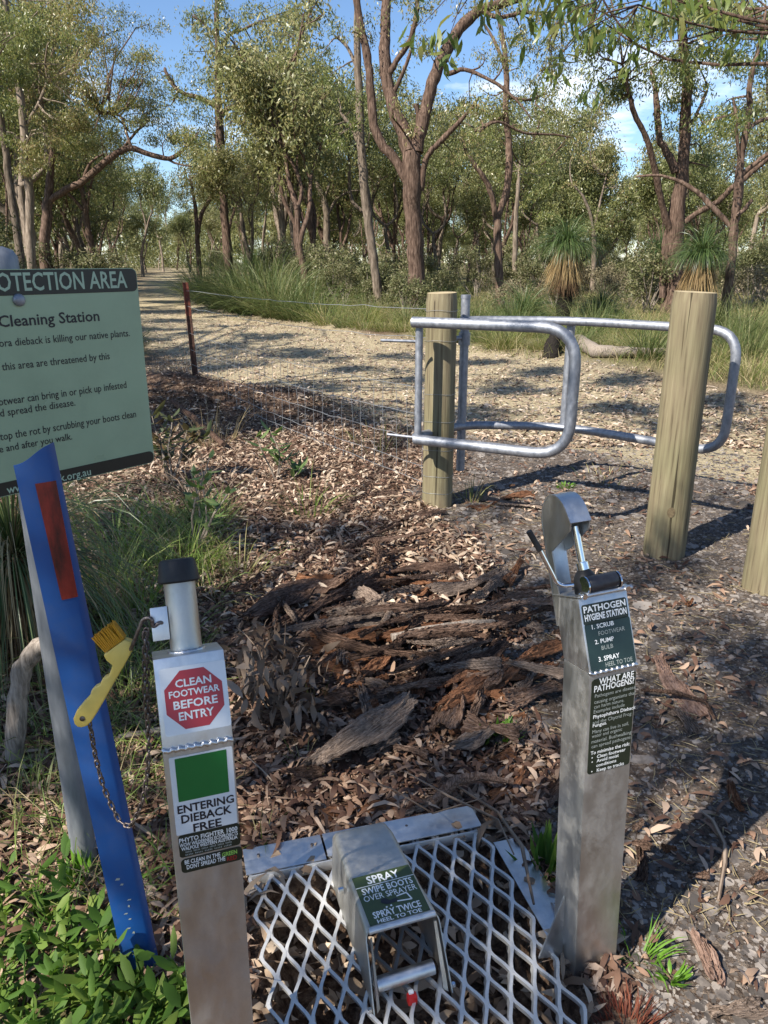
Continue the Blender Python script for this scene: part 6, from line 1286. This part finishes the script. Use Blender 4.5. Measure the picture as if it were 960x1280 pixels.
# ------------------------------------------------------------------ boot grate with spray hood
gr = thing('boot_grate', 'aluminium expanded-mesh boot grate with spray hood between the two pillars', 'grate', (.045, 1.40, 0), R(15.5)); GM = mat_of(gr); ZG = .030
m = MB(); p_ = .0275; T_ = .118
for k in range(-11, 12):
    sg = 1 if k % 2 else -1; V = []; vv = np.arange(.262, -.40, -T_ / 12); rr = np.random.default_rng(k + 50)
    for v in vv:
        t = (v / T_) % 1.0; tri = 1 - 4 * abs(t - .5); tri = max(-1, min(1, tri * 1.45)); x = k * p_ + sg * tri * p_ * .40 - .015; sl = 1 if (t < .5) == (sg > 0) else -1
        zt = ZG + .001 * math.sin(v * 9 + k); w = .0040; V += [(x - w + .0015 * sl, v, zt + .002), (x + w + .0015 * sl, v, zt + .002), (x + w - .003 * sl, v, zt - .013), (x - w - .003 * sl, v, zt - .013)]
    n = len(vv); Q = [(4 * i + a, 4 * i + (a + 1) % 4, 4 * i + 4 + (a + 1) % 4, 4 * i + 4 + a) for i in range(n - 1) for a in range(4)] + [(0, 1, 2, 3), (4 * n - 1, 4 * n - 2, 4 * n - 3, 4 * n - 4)]; m.add(V, Q)
M['grate'] = noisy('worn bright aluminium', [(.55, .55, .54), (.70, .695, .68)], 30, rough=.38, metal=.55, rough2=.55, bump=.05, grime=.12)
obj('expanded_mesh', m, M['grate'], gr)
obj('edge_plate', boxmesh((-.235, .288, ZG + .005), (.205, .092, .004), .001), M['alu_bright'], gr); obj('edge_plate', boxmesh((.085, .288, ZG + .009), (.425, .085, .004), .001), M['alu_bright'], gr)
obj('edge_angle', boxmesh((-.02, .236, ZG - .008), (.62, .004, .03), .001), M['grate'], gr); obj('side_plate', boxmesh((.345, .02, ZG - .002), (.075, .34, .004), .001), M['alu_bright'], gr)
for x in (-.30, -.16, .10): m = MB(); m.tube([(x, .300, ZG + .008), (x, .300, ZG + .0115)], .004, 8); obj('rivet', m, M['chain'], gr)
hM = Matrix.Translation((.063, 1.198, 0)) @ Matrix.Rotation(R(18.5), 4, 'Z'); HM = GM.inverted() @ hM
def hood():
    bm = bmesh.new(); rows = []; st_ = [(0.0, .088, .083, .0), (.10, .083, .077, .0), (.20, .081, .075, .0), (.27, .079, .074, -.002), (.30, .077, .070, -.006)]
    zt, zb = .172, .028
    for (f, hb, ht, dz) in st_:
        row = []; r = .016; cs = [(-hb, zb)] + [(-hb + (hb - ht) * q, zb + (zt - r - zb) * q) for q in (.35, .7)] + [(-ht + r - r * math.cos(R(a)), zt - r + r * math.sin(R(a))) for a in (0, 25, 50, 70, 90)]
        cs = cs + [(-x, z) for x, z in reversed(cs)]
        for x, z in cs: y = .078 * (z - zb) / (zt - zb) + f * (1 + .22 * (1 - (z - zb) / (zt - zb))) ; row.append(bm.verts.new(HM @ Vector((x, y, z + dz * (z > .1)))))
        rows.append(row)
    for a, b in zip(rows, rows[1:]):
        for i in range(len(a) - 1): bm.faces.new((a[i], a[i + 1], b[i + 1], b[i]))
    bk = rows[-1]; ctr = [bm.verts.new(v.co + (HM.to_3x3() @ Vector((0, .012, -.004)))) for v in bk]
    for i in range(len(bk) - 1): bm.faces.new((bk[i], bk[i + 1], ctr[i + 1], ctr[i]))
    bm.faces.new(ctr); bmesh.ops.recalc_face_normals(bm, faces=list(bm.faces)); g = bm.faces[:]
    bmesh.ops.solidify(bm, geom=g, thickness=.0025); return bm_out(bm, 'spray_hood', 0, sm=40)
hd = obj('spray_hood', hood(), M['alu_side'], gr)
def hq(x, y, z): return HM @ Vector((x, y, z))
m = MB(); m.tube([hq(-.074, .078, .170), hq(.074, .078, .170)], .0072, 14); obj('hood_lip', m, M['alu_bright'], hd, sm=60)
for sx in (-1, 1):
    m = MB(); V = [hq(sx * .079, .004, .030), hq(sx * .071, .012, .030), hq(sx * .069, .070, .158), hq(sx * .074, .066, .160)]; V2 = [v + (HM.to_3x3() @ Vector((0, .003, 0))) for v in V]; m.add(V + V2, [(0, 1, 2, 3), (7, 6, 5, 4), (0, 4, 5, 1), (1, 5, 6, 2), (2, 6, 7, 3), (3, 7, 4, 0)]); obj('hood_flange', m, M['alu_side'], hd)
    m = MB(); m.tube([hq(sx * .093, .012, .034), hq(sx * .093, .012, .040)], [.006, .004], 8); obj('hood_bolt', m, M['chrome'], hd)
m = MB(); m.tube([hq(-.094, .25, .125), hq(-.082, .25, .125)], [.006, .006], 8); obj('hood_bolt', m, M['chrome'], hd)
m = MB(); m.tube([hq(-.068, .045, .058), hq(.060, .045, .062)], .0155, 20); obj('trigger_roller', m, M['alu_bright'], hd, sm=50)
nz = GM.inverted() @ gp(515, 1250, .03); obj('spray_nozzle', boxmesh(nz + Vector((0, 0, .004)), (.021, .017, .022), .004), M['red_plastic'], gr); obj('nozzle_tip', boxmesh(nz + Vector((-.001, .004, .018)), (.011, .008, .006), .002), M['white_plastic'], gr)
tw = hM @ Vector((0, .078, .172)); tX = hM.to_3x3() @ Vector((1, 0, 0)); tY = hM.to_3x3() @ Vector((0, 1, 0)); fT = Frame(tw, tX, tY); fTl = fT.local(GM)
def c3(x, y): return (400 + x / 4.8, 1020 + y / 4.8)
x0, y0, x1, y1 = -.068, .0095, .068, fT.hit(*c3(372, 332))[1]
st = obj('spray_sticker', plate(fTl, x0, y0, x1, y1, .001, .0004, .0011), M['olive_sticker'], hd)
GL = [tl(fT, c3, 'SPRAY', (275, 372), (468, 335), 336, 372, .022), tl(fT, c3, 'SWIPE BOOTS', (232, 415), (560, 355), 372, 402, .022), tl(fT, c3, 'OVER SPRAYER', (236, 445), (580, 380), 402, 428, 0), tl(fT, c3, 'SPRAY TWICE', (310, 548), (645, 478), 500, 532, .022)]
yl = fT.hit(*c3(385, 385))[1]
def clampx(l): return (l[0], max(l[1], x0 + .003), min(l[2], x1 - .003), max(l[3], y0 + .002), l[4], l[5])
LY_ = y1 - y0; xa, xb = x0 + .004, x1 - .004; gy = lambda q: y1 - q * LY_
obj('divider_line', plate(fTl, x0, gy(.245), x1, gy(.232), .0004, .0012, .0014), M['letter_white'], st)
lettering(st, fTl, [('SPRAY', xa + .026, xb - .026, gy(.205), gy(.05), .022), ('SWIPE BOOTS', xa + .006, xb - .004, gy(.40), gy(.275), .02), ('OVER SPRAYER', xa + .004, xb - .002, gy(.545), gy(.43), 0), ('SPRAY TWICE', xa + .010, xb - .010, gy(.895), gy(.775), .02), ('HEEL TO TOE', xa + .014, xb - .014, gy(.995), gy(.925), .02)], M['letter_white'], .0016)
# small drawing of a boot passing over the spray
bc = (0.0, gy(.66)); W_ = (x1 - x0); m = MB(); q = lambda a, b: fTl.p(bc[0] + a * W_, bc[1] + b * W_, .0017)
m.add([q(-.20, .03), q(-.12, -.03), q(.02, -.03), q(.10, .0), q(.06, .05), q(-.05, .04), q(-.10, .10), q(-.18, .10)], [tuple(range(8))]); obj('boot_drawing', m, M['letter_black'], st)
m = MB()
for a in ((.06, -.02, .30, -.05), (.30, -.05, .26, .09), (.08, .08, .26, .10)): p1, p2 = q(a[0], a[1]), q(a[2], a[3]); d = (p2 - p1).normalized(); e = d.cross(fTl.N) * .0016; m.add([p1 - e, p2 - e, p2 + e, p1 + e], [(0, 1, 2, 3)])
for a, b in ((-.14, -.08), (-.19, -.12), (-.06, -.07), (-.02, .14)): m.add([q(a - .016, b - .016), q(a + .016, b - .012), q(a + .012, b + .018), q(a - .012, b + .014)], [(0, 1, 2, 3)])
obj('spray_drawing', m, M['letter_white'], st)
print('LEAVES', LF[0])
